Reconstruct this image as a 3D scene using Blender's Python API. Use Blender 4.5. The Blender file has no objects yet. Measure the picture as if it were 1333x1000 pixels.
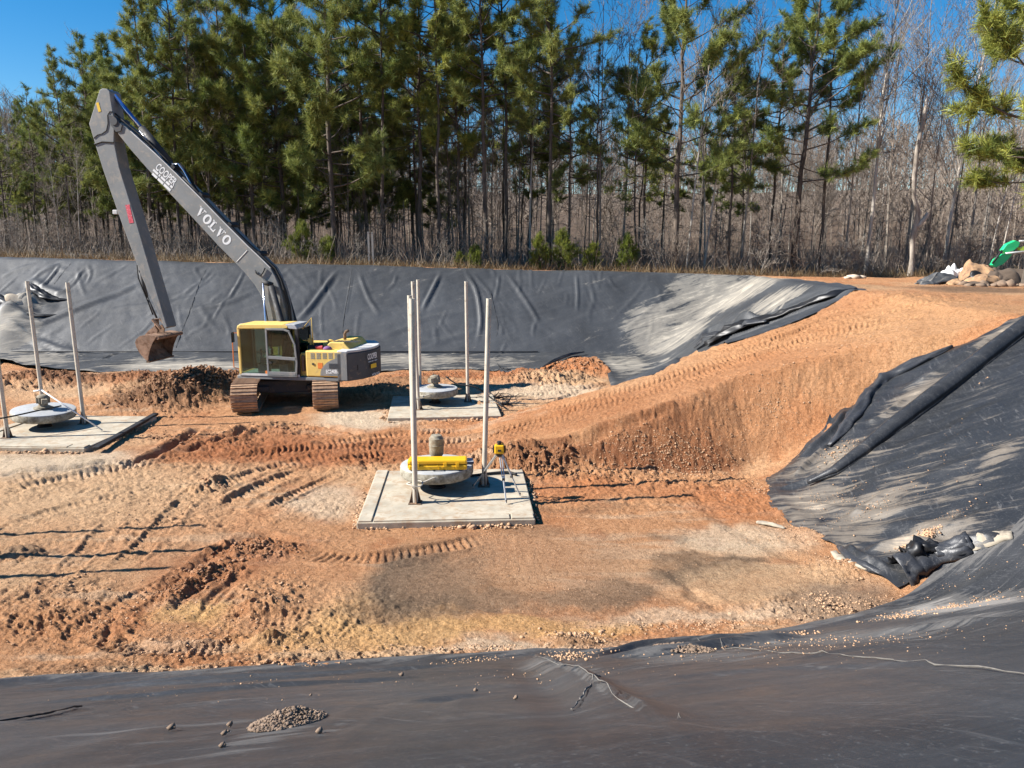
import bpy, bmesh, math, random
import numpy as np
from mathutils import Vector, Matrix

# ------------------------------------------------------------------ camera, sky, sun
SC = bpy.context.scene
COL = SC.collection
PITCH = math.radians(10.5)
CAMZ = 5.4
cam_d = bpy.data.cameras.new('camera')
cam_d.sensor_width = 36.0
cam_d.lens = 27.0
cam_d.clip_start = 0.1
cam_d.clip_end = 3000
cam = bpy.data.objects.new('camera', cam_d)
COL.objects.link(cam)
cam.location = (0, 0, CAMZ)
cam.rotation_euler = (math.pi/2 - PITCH, 0, 0)
SC.camera = cam

SUN_EL = 36.0
SUN_DIR = Vector((-5.85, -0.73, 0)).normalized()      # horizontal direction towards the sun
el = math.radians(SUN_EL)
to_sun = Vector((SUN_DIR.x*math.cos(el), SUN_DIR.y*math.cos(el), math.sin(el)))
world = bpy.data.worlds.new('World')
SC.world = world
world.use_nodes = True
wn = world.node_tree
bg = wn.nodes['Background']
sky = wn.nodes.new('ShaderNodeTexSky')
sky.sky_type = 'NISHITA'
sky.sun_disc = False
sky.sun_elevation = el
sky.sun_rotation = math.atan2(SUN_DIR.x, SUN_DIR.y)
sky.altitude = 300
sky.air_density = 1.0
sky.dust_density = 0.15
sky.ozone_density = 3.0
hs = wn.nodes.new('ShaderNodeHueSaturation')
hs.inputs['Saturation'].default_value = 1.45
hs.inputs['Value'].default_value = 1.0
wn.links.new(sky.outputs[0], hs.inputs['Color'])
wn.links.new(hs.outputs[0], bg.inputs[0])
bg.inputs[1].default_value = 0.068
sun_d = bpy.data.lights.new('sun', 'SUN')
sun_d.energy = 5.0
sun_d.angle = math.radians(0.5)
sun_d.color = (1.0, 0.955, 0.89)
sun = bpy.data.objects.new('sun', sun_d)
COL.objects.link(sun)
sun.rotation_euler = to_sun.to_track_quat('Z', 'Y').to_euler()
sun.location = (-20, -5, 30)
SC.view_settings.view_transform = 'Standard'
SC.view_settings.look = 'None'
SC.view_settings.exposure = 1.08
SC.view_settings.gamma = 1.0
SC.view_settings.use_curve_mapping = False
SC.cycles.max_bounces = 6
SC.cycles.diffuse_bounces = 1
SC.cycles.glossy_bounces = 3
SC.cycles.transmission_bounces = 4

rng = random.Random(7)
RS = np.random.RandomState(11)

# ------------------------------------------------------------------ small helpers
def tag(o, label=None, cat=None, group=None, kind=None):
    if label: o['label'] = label
    if cat: o['category'] = cat
    if group: o['group'] = group
    if kind: o['kind'] = kind
    return o

def empty(name, loc=(0, 0, 0), rz=0.0, parent=None):
    o = bpy.data.objects.new(name, None)
    COL.objects.link(o)
    o.location = loc
    o.rotation_euler = (0, 0, rz)
    o.empty_display_size = 0.3
    if parent: o.parent = parent
    return o

def np_mesh(name, verts, quads=None, tris=None, mat=None, smooth=False):
    me = bpy.data.meshes.new(name)
    verts = np.asarray(verts, np.float32)
    nq = 0 if quads is None else len(quads)
    nt = 0 if tris is None else len(tris)
    me.vertices.add(len(verts))
    me.vertices.foreach_set('co', verts.ravel())
    loops = []
    starts = []
    if nq:
        loops.append(np.asarray(quads, np.int32).ravel())
        starts.append(np.arange(nq, dtype=np.int32)*4)
    if nt:
        loops.append(np.asarray(tris, np.int32).ravel())
        starts.append(nq*4 + np.arange(nt, dtype=np.int32)*3)
    lv = np.concatenate(loops)
    me.loops.add(len(lv))
    me.loops.foreach_set('vertex_index', lv)
    me.polygons.add(nq+nt)
    me.polygons.foreach_set('loop_start', np.concatenate(starts))
    me.update(calc_edges=True)
    if smooth:
        me.polygons.foreach_set('use_smooth', np.ones(nq+nt, bool))
    if mat: me.materials.append(mat)
    return me

def link(name, me, parent=None):
    o = bpy.data.objects.new(name, me)
    COL.objects.link(o)
    if parent: o.parent = parent
    return o

class MB:
    """collects boxes, prisms, tubes; build() makes them one mesh object"""
    def __init__(s):
        s.v = []; s.f = []
    def add(s, vs, fs):
        n = len(s.v)
        s.v += [tuple(v) for v in vs]
        s.f += [tuple(i+n for i in f) for f in fs]
        return s
    def box(s, lo, hi, M=None):
        x0, y0, z0 = lo; x1, y1, z1 = hi
        vs = [Vector(p) for p in ((x0,y0,z0),(x1,y0,z0),(x1,y1,z0),(x0,y1,z0),(x0,y0,z1),(x1,y0,z1),(x1,y1,z1),(x0,y1,z1))]
        if M: vs = [M @ v for v in vs]
        return s.add(vs, [(0,3,2,1),(4,5,6,7),(0,1,5,4),(1,2,6,5),(2,3,7,6),(3,0,4,7)])
    def prism(s, poly, y0, y1, M=None):
        """polygon of (x,z) extruded along y"""
        n = len(poly)
        a = sum(poly[i][0]*poly[(i+1) % n][1]-poly[(i+1) % n][0]*poly[i][1] for i in range(n))
        if a < 0: poly = poly[::-1]
        if y0 > y1: y0, y1 = y1, y0
        vs = [Vector((x, y0, z)) for x, z in poly]+[Vector((x, y1, z)) for x, z in poly]
        if M: vs = [M @ v for v in vs]
        fs = [tuple(range(n)), tuple(range(2*n-1, n-1, -1))]
        fs += [(i, i+n, (i+1) % n+n, (i+1) % n) for i in range(n)]
        return s.add(vs, fs)
    def slab(s, poly, z0, z1):
        n = len(poly)
        a = sum(poly[i][0]*poly[(i+1) % n][1]-poly[(i+1) % n][0]*poly[i][1] for i in range(n))
        if a < 0: poly = poly[::-1]
        vs = [Vector((x, y, z0)) for x, y in poly]+[Vector((x, y, z1)) for x, y in poly]
        fs = [tuple(range(n-1, -1, -1)), tuple(range(n, 2*n))]
        fs += [(i, (i+1) % n, (i+1) % n+n, i+n) for i in range(n)]
        return s.add(vs, fs)
    def tube(s, path, r, n=8, caps=True):
        path = [Vector(p) for p in path]
        rr = r if isinstance(r, (list, tuple)) else [r]*len(path)
        rings = []
        vs = []; fs = []
        prev = None
        for i, p in enumerate(path):
            d = (path[min(i+1, len(path)-1)]-path[max(i-1, 0)]).normalized()
            if prev is None:
                up = Vector((0, 0, 1)) if abs(d.z) < 0.9 else Vector((1, 0, 0))
                a = d.cross(up).normalized()
            else:
                a = (prev-d*prev.dot(d)).normalized()
            prev = a
            b = d.cross(a)
            for k in range(n):
                t = 2*math.pi*k/n
                vs.append(p+(a*math.cos(t)+b*math.sin(t))*rr[i])
        for i in range(len(path)-1):
            for k in range(n):
                k2 = (k+1) % n
                fs.append((i*n+k, i*n+k2, (i+1)*n+k2, (i+1)*n+k))
        if caps:
            fs.append(tuple(range(n-1, -1, -1)))
            fs.append(tuple((len(path)-1)*n+k for k in range(n)))
        return s.add(vs, fs)
    def lathe(s, prof, c=(0, 0, 0), n=32, M=None):
        """profile of (r,z) from bottom to top about the z axis"""
        vs = []; fs = []
        c = Vector(c)
        for r, z in prof:
            for k in range(n):
                t = 2*math.pi*k/n
                vs.append(Vector((r*math.cos(t), r*math.sin(t), z)))
        if M: vs = [M @ v for v in vs]
        vs = [v+c for v in vs]
        for i in range(len(prof)-1):
            for k in range(n):
                k2 = (k+1) % n
                fs.append((i*n+k, i*n+k2, (i+1)*n+k2, (i+1)*n+k))
        fs.append(tuple(range(n-1, -1, -1)))
        fs.append(tuple((len(prof)-1)*n+k for k in range(n)))
        return s.add(vs, fs)
    def mesh(s, name, mat, smooth=False):
        me = bpy.data.meshes.new(name)
        me.from_pydata(s.v, [], s.f)
        me.update()
        if mat: me.materials.append(mat)
        if smooth:
            for p in me.polygons: p.use_smooth = True
        return me
    def build(s, name, mat, parent=None, smooth=False, bevel=0.0, seg=2, auto=False):
        o = link(name, s.mesh(name, mat, smooth), parent)
        if bevel:
            m = o.modifiers.new('bevel', 'BEVEL')
            m.width = bevel; m.segments = seg; m.limit_method = 'ANGLE'; m.angle_limit = math.radians(35)
        if auto:
            shade_auto(o.data)
        return o

def shade_auto(me, deg=35):
    for p in me.polygons: p.use_smooth = True
    me.update()
    bm = bmesh.new(); bm.from_mesh(me)
    for e in bm.edges:
        if len(e.link_faces) == 2 and e.calc_face_angle(0) > math.radians(deg): e.smooth = False
    bm.to_mesh(me); bm.free()

# ------------------------------------------------------------------ noise on arrays
def _hash(ix, iy, seed):
    h = (ix.astype(np.int64)*374761393 + iy.astype(np.int64)*668265263 + (seed*144269504 & 0xFFFFFFF)) & 0xFFFFFFFF
    h = ((h ^ (h >> 13))*1274126177) & 0xFFFFFFFF
    return ((h ^ (h >> 16)) & 0xFFFF)/65535.0
def vnoise(x, y, seed=0):
    ix = np.floor(x); iy = np.floor(y)
    fx = x-ix; fy = y-iy
    fx = fx*fx*fx*(fx*(fx*6-15)+10); fy = fy*fy*fy*(fy*(fy*6-15)+10)
    a = _hash(ix, iy, seed); b = _hash(ix+1, iy, seed); c = _hash(ix, iy+1, seed); d = _hash(ix+1, iy+1, seed)
    return (a+(b-a)*fx+(c-a)*fy+(a-b-c+d)*fx*fy)*2-1
def fbm(x, y, seed=0, octv=4, gain=0.5, lac=2.03):
    s = 0; a = 1.0; t = 0
    for i in range(octv):
        ca, sa = math.cos(0.6*i+seed), math.sin(0.6*i+seed)
        s = s+a*vnoise((x*ca-y*sa)*lac**i+17.3*i, (x*sa+y*ca)*lac**i-9.1*i, seed*31+i)
        t += a; a *= gain
    return s/t
def sstep(a, b, x):
    t = np.clip((x-a)/(b-a), 0, 1)
    return t*t*(3-2*t)
def smax(a, b, k):
    h = np.clip(0.5+0.5*(a-b)/k, 0, 1)
    return b+(a-b)*h+k*h*(1-h)
def smin(a, b, k): return -smax(-a, -b, k)

# ------------------------------------------------------------------ lie of the land
def plateau(x, y): return 3.98-0.024*np.clip(x, -30, 16)
def land(x, y):
    x = np.asarray(x, float); y = np.asarray(y, float)
    zp = plateau(x, y)
    apron = np.clip(y-30.6, 0, 4.0)*0.1
    far = np.where(y > 34.6, 0.4+(y-34.6)*0.97, apron)
    right = (x-6.0)*0.63
    T = np.interp(x, [-12, -5.8, -3, .9, 3.9, 5.2, 6.8, 9], [8.5, 8.66, 9.0, 9.43, 9.94, 10.4, 10.9, 11.3])
    near = 0.53*(T-y)
    left = 0.8*(-27-x)
    z = smax(smax(far, left, 0.5), smax(right, near, 0.35), 0.5)
    z = np.where(z < 0, 0, z)
    zr = 0.35+0.275*x
    yn = np.interp(x, [-1.3, 1.45, 3.3, 5.75, 9, 12, 14], [18.0, 18.4, 18.7, 19.5, 19.3, 18.0, 17.0])
    yf = np.interp(x, [-1.3, 0, 3.1, 5.9, 7.7, 12.2, 14], [22.5, 22.6, 22.7, 24.3, 24.8, 27.4, 28.5])
    ramp = zr-1.15*np.clip(yn-y, 0, 9)-0.8*np.clip(y-yf, 0, 9)
    ramp = np.where(x < -6, -1.0, ramp)
    z = smax(z, ramp, 0.12)-0.03
    z = smin(z, zp, 0.12)
    r = np.sqrt(x*x+y*y)
    hill = np.interp(r, [60, 90, 130, 200, 900], [0, 4.0, 9.5, 13.0, 13.0])*sstep(-20, 40, y)
    return z+hill

def ray(px, py):
    u = (px-666.5)/1000.0; v = (500.0-py)/1000.0
    c, s = math.cos(PITCH), math.sin(PITCH)
    return np.array((u, c+v*s, -s+v*c))
def on_land(px, py, lift=0.0):
    """the point of the land seen at this place of the photograph"""
    d = ray(px, py)
    t = np.arange(3.0, 150.0, 0.05)
    z = land(d[0]*t, d[1]*t)+lift
    below = np.nonzero(CAMZ+d[2]*t < z)[0]
    if len(below) == 0: t1 = 45.0
    else:
        i = below[0]; t0 = t[max(i-1, 0)]; t1 = t[i]
        for _ in range(12):
            m = 0.5*(t0+t1)
            if CAMZ+d[2]*m < land(d[0]*m, d[1]*m)+lift: t1 = m
            else: t0 = m
    return (d[0]*t1, d[1]*t1, CAMZ+d[2]*t1)
def at_depth(px, py, Y):
    d = ray(px, py); t = Y/d[1]
    return Vector((d[0]*t, Y, CAMZ+d[2]*t))
def plan(pts): return [on_land(*p)[:2] for p in pts]

def poly_sd(x, y, poly):
    """signed distance to a polygon, negative inside, with the nearest edge point"""
    x = np.asarray(x, float); y = np.asarray(y, float)
    best = np.full(x.shape, 1e9); bx = x.copy(); by = y.copy()
    ins = np.zeros(x.shape, bool)
    n = len(poly)
    for i in range(n):
        ax, ay = poly[i]; cx, cy = poly[(i+1) % n]
        dx, dy = cx-ax, cy-ay
        L = dx*dx+dy*dy+1e-12
        t = np.clip(((x-ax)*dx+(y-ay)*dy)/L, 0, 1)
        qx = ax+t*dx; qy = ay+t*dy
        d = (x-qx)**2+(y-qy)**2
        m = d < best
        best = np.where(m, d, best); bx = np.where(m, qx, bx); by = np.where(m, qy, by)
        if abs(dy) > 1e-12:
            c = ((ay > y) != (cy > y)) & (x < dx*(y-ay)/dy+ax)
            ins ^= c
    d = np.sqrt(best)
    return np.where(ins, -d, d), bx, by
def line_sd(x, y, pts):
    """distance to a polyline, arc length along it and its total length"""
    best = np.full(np.shape(x), 1e9); arc = np.zeros(np.shape(x)); side = np.zeros(np.shape(x)); s0 = 0.0
    for (ax, ay), (cx, cy) in zip(pts[:-1], pts[1:]):
        dx, dy = cx-ax, cy-ay
        L = math.hypot(dx, dy)+1e-9
        t = np.clip(((x-ax)*dx+(y-ay)*dy)/(L*L), 0, 1)
        d = np.hypot(x-ax-t*dx, y-ay-t*dy)
        m = d < best
        best = np.where(m, d, best); arc = np.where(m, s0+t*L, arc)
        side = np.where(m, np.sign((x-ax)*dy-(y-ay)*dx), side)
        s0 += L
    return best, arc, s0, side
def smooth_line(pts, n=4):
    """Catmull-Rom through plan points"""
    P = [pts[0]]+list(pts)+[pts[-1]]
    out = []
    for i in range(1, len(P)-2):
        p0, p1, p2, p3 = [np.array(q, float) for q in P[i-1:i+3]]
        for k in range(n):
            t = k/n
            out.append(tuple(0.5*((2*p1)+(-p0+p2)*t+(2*p0-5*p1+4*p2-p3)*t*t+(-p0+3*p1-3*p2+p3)*t**3)))
    out.append(tuple(P[-2]))
    return out
# ------------------------------------------------------------------ materials
def mat_new(name):
    m = bpy.data.materials.new(name); m.use_nodes = True
    return m, m.node_tree, m.node_tree.nodes['Principled BSDF']
def nd(nt, typ, **kw):
    n = nt.nodes.new(typ)
    for k, v in kw.items():
        if k in n.inputs.keys(): n.inputs[k].default_value = v
        else: setattr(n, k, v)
    return n
def mixc(nt, fac, a, b, blend='MIX'):
    m = nt.nodes.new('ShaderNodeMix'); m.data_type = 'RGBA'; m.blend_type = blend
    for sock, val in ((m.inputs[0], fac), (m.inputs[6], a), (m.inputs[7], b)):
        if isinstance(val, bpy.types.NodeSocket): nt.links.new(val, sock)
        elif isinstance(val, (int, float)): sock.default_value = val
        else: sock.default_value = (*val, 1.0) if len(val) == 3 else val
    return m.outputs[2]
def ramp(nt, src, stops):
    r = nt.nodes.new('ShaderNodeValToRGB')
    while len(r.color_ramp.elements) < len(stops): r.color_ramp.elements.new(0.5)
    for e, (p, c) in zip(r.color_ramp.elements, stops):
        e.position = p
        e.color = (c, c, c, 1) if isinstance(c, (int, float)) else (*c, 1)
    nt.links.new(src, r.inputs[0])
    return r.outputs[0]
def noise(nt, scale, detail=5, rough=0.55, vec=None, dist=0.0):
    n = nd(nt, 'ShaderNodeTexNoise', Scale=scale, Detail=detail, Roughness=rough, Distortion=dist)
    if vec is not None: nt.links.new(vec, n.inputs['Vector'])
    return n.outputs['Fac']
def coords(nt, kind='Object', scale=None):
    t = nt.nodes.new('ShaderNodeTexCoord')
    if scale is None: return t.outputs[kind]
    m = nt.nodes.new('ShaderNodeMapping'); m.inputs['Scale'].default_value = scale
    nt.links.new(t.outputs[kind], m.inputs[0])
    return m.outputs[0]
def bump(nt, bs, h, strength=0.5, dist=0.02):
    b = nd(nt, 'ShaderNodeBump', Strength=strength, Distance=dist)
    nt.links.new(h, b.inputs['Height']); nt.links.new(b.outputs[0], bs.inputs['Normal'])
    return b

def plain(name, col, rough=0.5, metal=0.0, var=0.25, dirt=None, dirt_amt=0.5, scale=3.0, bmp=0.0, spec=None):
    """a base colour broken by wear and, if asked, by patches of dirt"""
    m, nt, bs = mat_new(name)
    co = coords(nt)
    n1 = noise(nt, scale, 6, 0.6, co)
    lo = tuple(c*(1-var) for c in col); hi = tuple(min(1, c*(1+var*0.6)) for c in col)
    c = mixc(nt, ramp(nt, n1, [(0.3, 0.0), (0.7, 1.0)]), lo, hi)
    if dirt:
        n2 = noise(nt, scale*2.3, 8, 0.7, co, 0.4)
        c = mixc(nt, ramp(nt, n2, [(0.62-0.35*dirt_amt, 0.0), (0.8-0.3*dirt_amt, 1.0)]), c, dirt)
        nt.links.new(ramp(nt, n2, [(0.3, rough), (0.7, min(1, rough+0.35))]), bs.inputs['Roughness'])
    else:
        bs.inputs['Roughness'].default_value = rough
    nt.links.new(c, bs.inputs['Base Color'])
    bs.inputs['Metallic'].default_value = metal
    if spec is not None: bs.inputs['Specular IOR Level'].default_value = spec
    if bmp: bump(nt, bs, noise(nt, scale*9, 6, 0.65, co), bmp, 0.01)
    return m

def mat_soil():
    m, nt, bs = mat_new('soil')
    at = nd(nt, 'ShaderNodeAttribute', attribute_name='soil')
    w = nd(nt, 'ShaderNodeAttribute', attribute_name='wet')
    g = coords(nt, 'Object')
    n1 = noise(nt, 1.7, 8, 0.7, g)
    n2 = noise(nt, 14.0, 6, 0.65, g)
    n3 = noise(nt, 55.0, 3, 0.6, g)
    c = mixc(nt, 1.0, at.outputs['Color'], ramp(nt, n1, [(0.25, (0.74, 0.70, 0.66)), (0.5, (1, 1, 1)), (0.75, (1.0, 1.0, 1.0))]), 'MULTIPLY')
    c = mixc(nt, 1.0, c, ramp(nt, n2, [(0.3, (0.62, 0.58, 0.54)), (0.52, (1, 1, 1)), (0.8, (1.0, 1.0, 1.0))]), 'MULTIPLY')
    c = mixc(nt, ramp(nt, n2, [(0.55, 0.0), (0.8, 0.35)]), c, (0.62, 0.46, 0.31))
    c = mixc(nt, 0.8, c, ramp(nt, n3, [(0.32, (0.5, 0.48, 0.46)), (0.52, (1, 1, 1)), (0.7, (1.12, 1.1, 1.08))]), 'MULTIPLY')
    vo = nd(nt, 'ShaderNodeTexVoronoi', Scale=26.0); nt.links.new(g, vo.inputs['Vector'])
    c = mixc(nt, ramp(nt, vo.outputs['Distance'], [(0.06, 0.5), (0.16, 0.0)]), c, (0.56, 0.44, 0.31))
    nt.links.new(c, bs.inputs['Base Color'])
    nt.links.new(ramp(nt, w.outputs['Fac'], [(0.0, 0.95), (1.0, 0.42)]), bs.inputs['Roughness'])
    bs.inputs['Specular IOR Level'].default_value = 0.25
    b1 = nd(nt, 'ShaderNodeBump', Strength=0.85, Distance=0.09)
    nt.links.new(noise(nt, 11.0, 8, 0.72, g), b1.inputs['Height'])
    b2 = nd(nt, 'ShaderNodeBump', Strength=1.0, Distance=0.035)
    nt.links.new(noise(nt, 42.0, 4, 0.7, g), b2.inputs['Height'])
    nt.links.new(b1.outputs[0], b2.inputs['Normal'])
    nt.links.new(b2.outputs[0], bs.inputs['Normal'])
    return m

def mat_liner(name, base, rough, streak, dustcol, streak_amt=0.5):
    """black polyethylene sheet; 'dust' is where soil has dried on it, streak = (angle, long, short)"""
    m, nt, bs = mat_new(name)
    at = nd(nt, 'ShaderNodeAttribute', attribute_name='dust')
    tc = nt.nodes.new('ShaderNodeTexCoord')
    mp = nt.nodes.new('ShaderNodeMapping'); mp.vector_type = 'POINT'
    r1 = nt.nodes.new('ShaderNodeVectorRotate'); r1.rotation_type = 'Z_AXIS'
    r1.inputs['Angle'].default_value = -streak[0]
    nt.links.new(tc.outputs['Object'], r1.inputs['Vector'])
    nt.links.new(r1.outputs[0], mp.inputs[0])
    mp.inputs['Scale'].default_value = (1/streak[1], 1/streak[2], 0.05)
    s = noise(nt, 1.0, 11, 0.74, mp.outputs[0], 0.5)
    n = noise(nt, 2.2, 8, 0.7, tc.outputs['Object'], 0.3)
    fine = noise(nt, 38.0, 5, 0.75, tc.outputs['Object'])
    big = noise(nt, 0.35, 4, 0.6, tc.outputs['Object'])
    add = nd(nt, 'ShaderNodeMath', operation='MULTIPLY_ADD')
    nt.links.new(s, add.inputs[0]); add.inputs[1].default_value = 0.78
    mul = nd(nt, 'ShaderNodeMath', operation='MULTIPLY'); nt.links.new(n, mul.inputs[0]); mul.inputs[1].default_value = 0.22
    nt.links.new(mul.outputs[0], add.inputs[2])
    # threshold moves with the dust attribute
    a2 = nd(nt, 'ShaderNodeMath', operation='ADD'); nt.links.new(add.outputs[0], a2.inputs[0]); 
    m2 = nd(nt, 'ShaderNodeMath', operation='MULTIPLY'); nt.links.new(at.outputs['Fac'], m2.inputs[0]); m2.inputs[1].default_value = 0.5
    nt.links.new(m2.outputs[0], a2.inputs[1])
    f = ramp(nt, a2.outputs[0], [(0.615, 0.0), (0.675, streak_amt), (0.76, streak_amt*1.3), (0.86, 1.0)])
    basev = mixc(nt, ramp(nt, big, [(0.35, 0.0), (0.65, 1.0)]), tuple(c*0.75 for c in base), tuple(c*1.25 for c in base))
    r2 = nt.nodes.new('ShaderNodeVectorRotate'); r2.rotation_type = 'Z_AXIS'; r2.inputs['Angle'].default_value = -streak[0]+1.1
    nt.links.new(tc.outputs['Object'], r2.inputs['Vector'])
    mp2 = nt.nodes.new('ShaderNodeMapping'); mp2.inputs['Scale'].default_value = (3.0, 22.0, 1.0); nt.links.new(r2.outputs[0], mp2.inputs[0])
    scuff = noise(nt, 1.0, 6, 0.7, mp2.outputs[0], 0.8)
    patch = noise(nt, 0.9, 5, 0.6, tc.outputs['Object'])
    fm = nd(nt, 'ShaderNodeMath', operation='MULTIPLY'); nt.links.new(ramp(nt, scuff, [(0.57, 0.0), (0.63, 0.35)]), fm.inputs[0]); nt.links.new(ramp(nt, patch, [(0.42, 0.0), (0.6, 1.0)]), fm.inputs[1])
    film = mixc(nt, ramp(nt, s, [(0.48, 0.0), (0.60, 0.10), (0.8, 0.2)]), basev, (0.15, 0.147, 0.145))
    film = mixc(nt, fm.outputs[0], film, (0.17, 0.165, 0.16))
    spk = mixc(nt, ramp(nt, fine, [(0.575, 0.0), (0.66, 0.30)]), film, (0.22, 0.22, 0.215))
    c = mixc(nt, f, spk, dustcol)
    nt.links.new(c, bs.inputs['Base Color'])
    rr = nd(nt, 'ShaderNodeMath', operation='MULTIPLY_ADD', use_clamp=True)
    nt.links.new(f, rr.inputs[0]); rr.inputs[1].default_value = 0.5
    nt.links.new(ramp(nt, n, [(0.3, rough-0.08), (0.7, rough+0.12)]), rr.inputs[2])
    nt.links.new(rr.outputs[0], bs.inputs['Roughness'])
    bs.inputs['Specular IOR Level'].default_value = 0.45
    b1 = nd(nt, 'ShaderNodeBump', Strength=0.22, Distance=0.05)
    nt.links.new(s, b1.inputs['Height'])
    b2 = nd(nt, 'ShaderNodeBump', Strength=0.18, Distance=0.02)
    nt.links.new(noise(nt, 7.0, 5, 0.6, tc.outputs['Object']), b2.inputs['Height'])
    nt.links.new(b1.outputs[0], b2.inputs['Normal'])
    nt.links.new(b2.outputs[0], bs.inputs['Normal'])
    return m

M_SOIL = mat_soil()
M_CLOD = plain('clod_soil', (0.34, 0.175, 0.09), 0.95, var=0.45, scale=4.0, bmp=0.6)
M_CLOD_PALE = plain('clod_pale', (0.50, 0.31, 0.18), 0.95, var=0.4, scale=4.0, bmp=0.6)
M_CLOD_GREY = plain('clod_grey', (0.23, 0.16, 0.11), 0.95, var=0.45, scale=4.0, bmp=0.6)
# ------------------------------------------------------------------ liner outlines in plan
FAR_LINER = plan([(0, 472), (30, 480), (102, 485), (180, 484), (250, 486), (303, 488), (400, 487), (490, 486), (525, 482),
                  (560, 483), (610, 481), (660, 487), (700, 484), (722, 475), (745, 468), (775, 466), (778, 474), (790, 484), (812, 497),
                  (835, 492), (858, 486), (884, 472), (905, 458), (945, 449), (985, 437), (1030, 422), (1060, 410), (1092, 392), (1115, 379)])
FAR_LINER = [(-30, 31.0), (-26, 30.9), (-23, 31.1)]+FAR_LINER+[(12.9, 27.9), (13.2, 31), (12.8, 35), (11.8, 38.2), (8.5, 39.0), (-31, 39.1), (-31, 35)]
RIGHT_LINER = plan([(1333, 412), (1300, 430), (1240, 455), (1185, 478), (1140, 500), (1120, 516), (1080, 540), (1072, 560), (1056, 572), (1040, 592), (1012, 612), (998, 622),
                    (993, 640), (1003, 660), (1030, 684), (1060, 702), (1092, 716), (1108, 742), (1140, 752), (1168, 768), (1205, 752), (1240, 738), (1285, 725), (1322, 712)])
RIGHT_LINER = [(14.5, 17.4), (12.9, 17.6)]+RIGHT_LINER+[(8.5, 10.4), (12, 9.5), (15, 9.2)]
NEAR_LINER = plan([(0, 893), (60, 888), (130, 884), (250, 881), (370, 871), (500, 862), (560, 860), (620, 857), (700, 850), (780, 851), (840, 842), (900, 836), (960, 833), (1020, 825),
                   (1060, 816), (1110, 808), (1150, 795), (1185, 778), (1215, 752), (1250, 735), (1300, 715)])
NEAR_LINER = [(-20, 8.2), (-12, 8.4), (-9, 8.5)]+NEAR_LINER+[(9.5, 12.2), (15.5, 11.5), (15.5, -4), (-20, -4)]

# ------------------------------------------------------------------ marks the machines left in the soil
TRACKS = [  # (pixels along the mark, width in m, depth, tread period)
    ([(0, 643), (90, 622), (190, 606), (330, 592), (500, 578), (700, 548), (860, 505), (1060, 440), (1250, 400)], 0.62, 0.055, 0.21),
    ([(0, 630), (110, 608), (230, 596), (360, 588), (520, 566), (660, 540), (800, 500), (960, 455), (1110, 405), (1200, 388)], 0.55, 0.05, 0.21),
    ([(330, 612), (460, 598), (600, 580), (720, 550), (860, 508), (960, 478), (1080, 440), (1200, 418), (1320, 396)], 0.5, 0.03, 0.19),
    ([(430, 590), (560, 576), (680, 552), (820, 510), (930, 474), (1080, 426), (1240, 394)], 0.45, 0.04, 0.2),
    ([(700, 538), (800, 512), (900, 484), (1000, 455), (1100, 428), (1220, 404)], 0.5, 0.045, 0.2),
    ([(760, 520), (860, 492), (960, 462), (1060, 425), (1150, 396)], 0.5, 0.045, 0.2),
    ([(900, 470), (1000, 440), (1080, 408), (1160, 388), (1300, 382)], 0.5, 0.045, 0.2),
    ([(290, 662), (350, 630), (430, 604), (520, 588)], 0.55, 0.07, 0.22),
    ([(250, 652), (310, 625), (380, 603), (440, 592)], 0.5, 0.05, 0.22),
    ([(340, 668), (390, 640), (450, 612)], 0.3, 0.06, 0.2),
    ([(385, 722), (470, 728), (560, 716), (640, 700)], 0.5, 0.05, 0.2),
    ([(120, 820), (160, 842), (210, 852), (280, 846), (345, 830)], 0.42, 0.05, 0.16),
    ([(300, 818), (380, 805), (430, 800)], 0.4, 0.045, 0.16),
    ([(0, 690), (60, 668), (130, 650), (200, 640)], 0.4, 0.03, 0.2),
    ([(10, 800), (60, 770), (110, 720), (160, 670)], 0.4, 0.03, 0.2),
    ([(150, 745), (200, 700), (235, 660), (262, 640)], 0.45, 0.035, 0.2),
    ([(60, 862), (140, 800), (250, 745)], 0.4, 0.03, 0.18),
    ([(0, 516), (120, 518), (210, 520)], 0.5, 0.05, 0.2),
    ([(540, 505), (700, 503), (780, 492)], 0.5, 0.07, 0.25),
    ([(640, 516), (740, 512), (800, 500)], 0.4, 0.06, 0.25),
]
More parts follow.
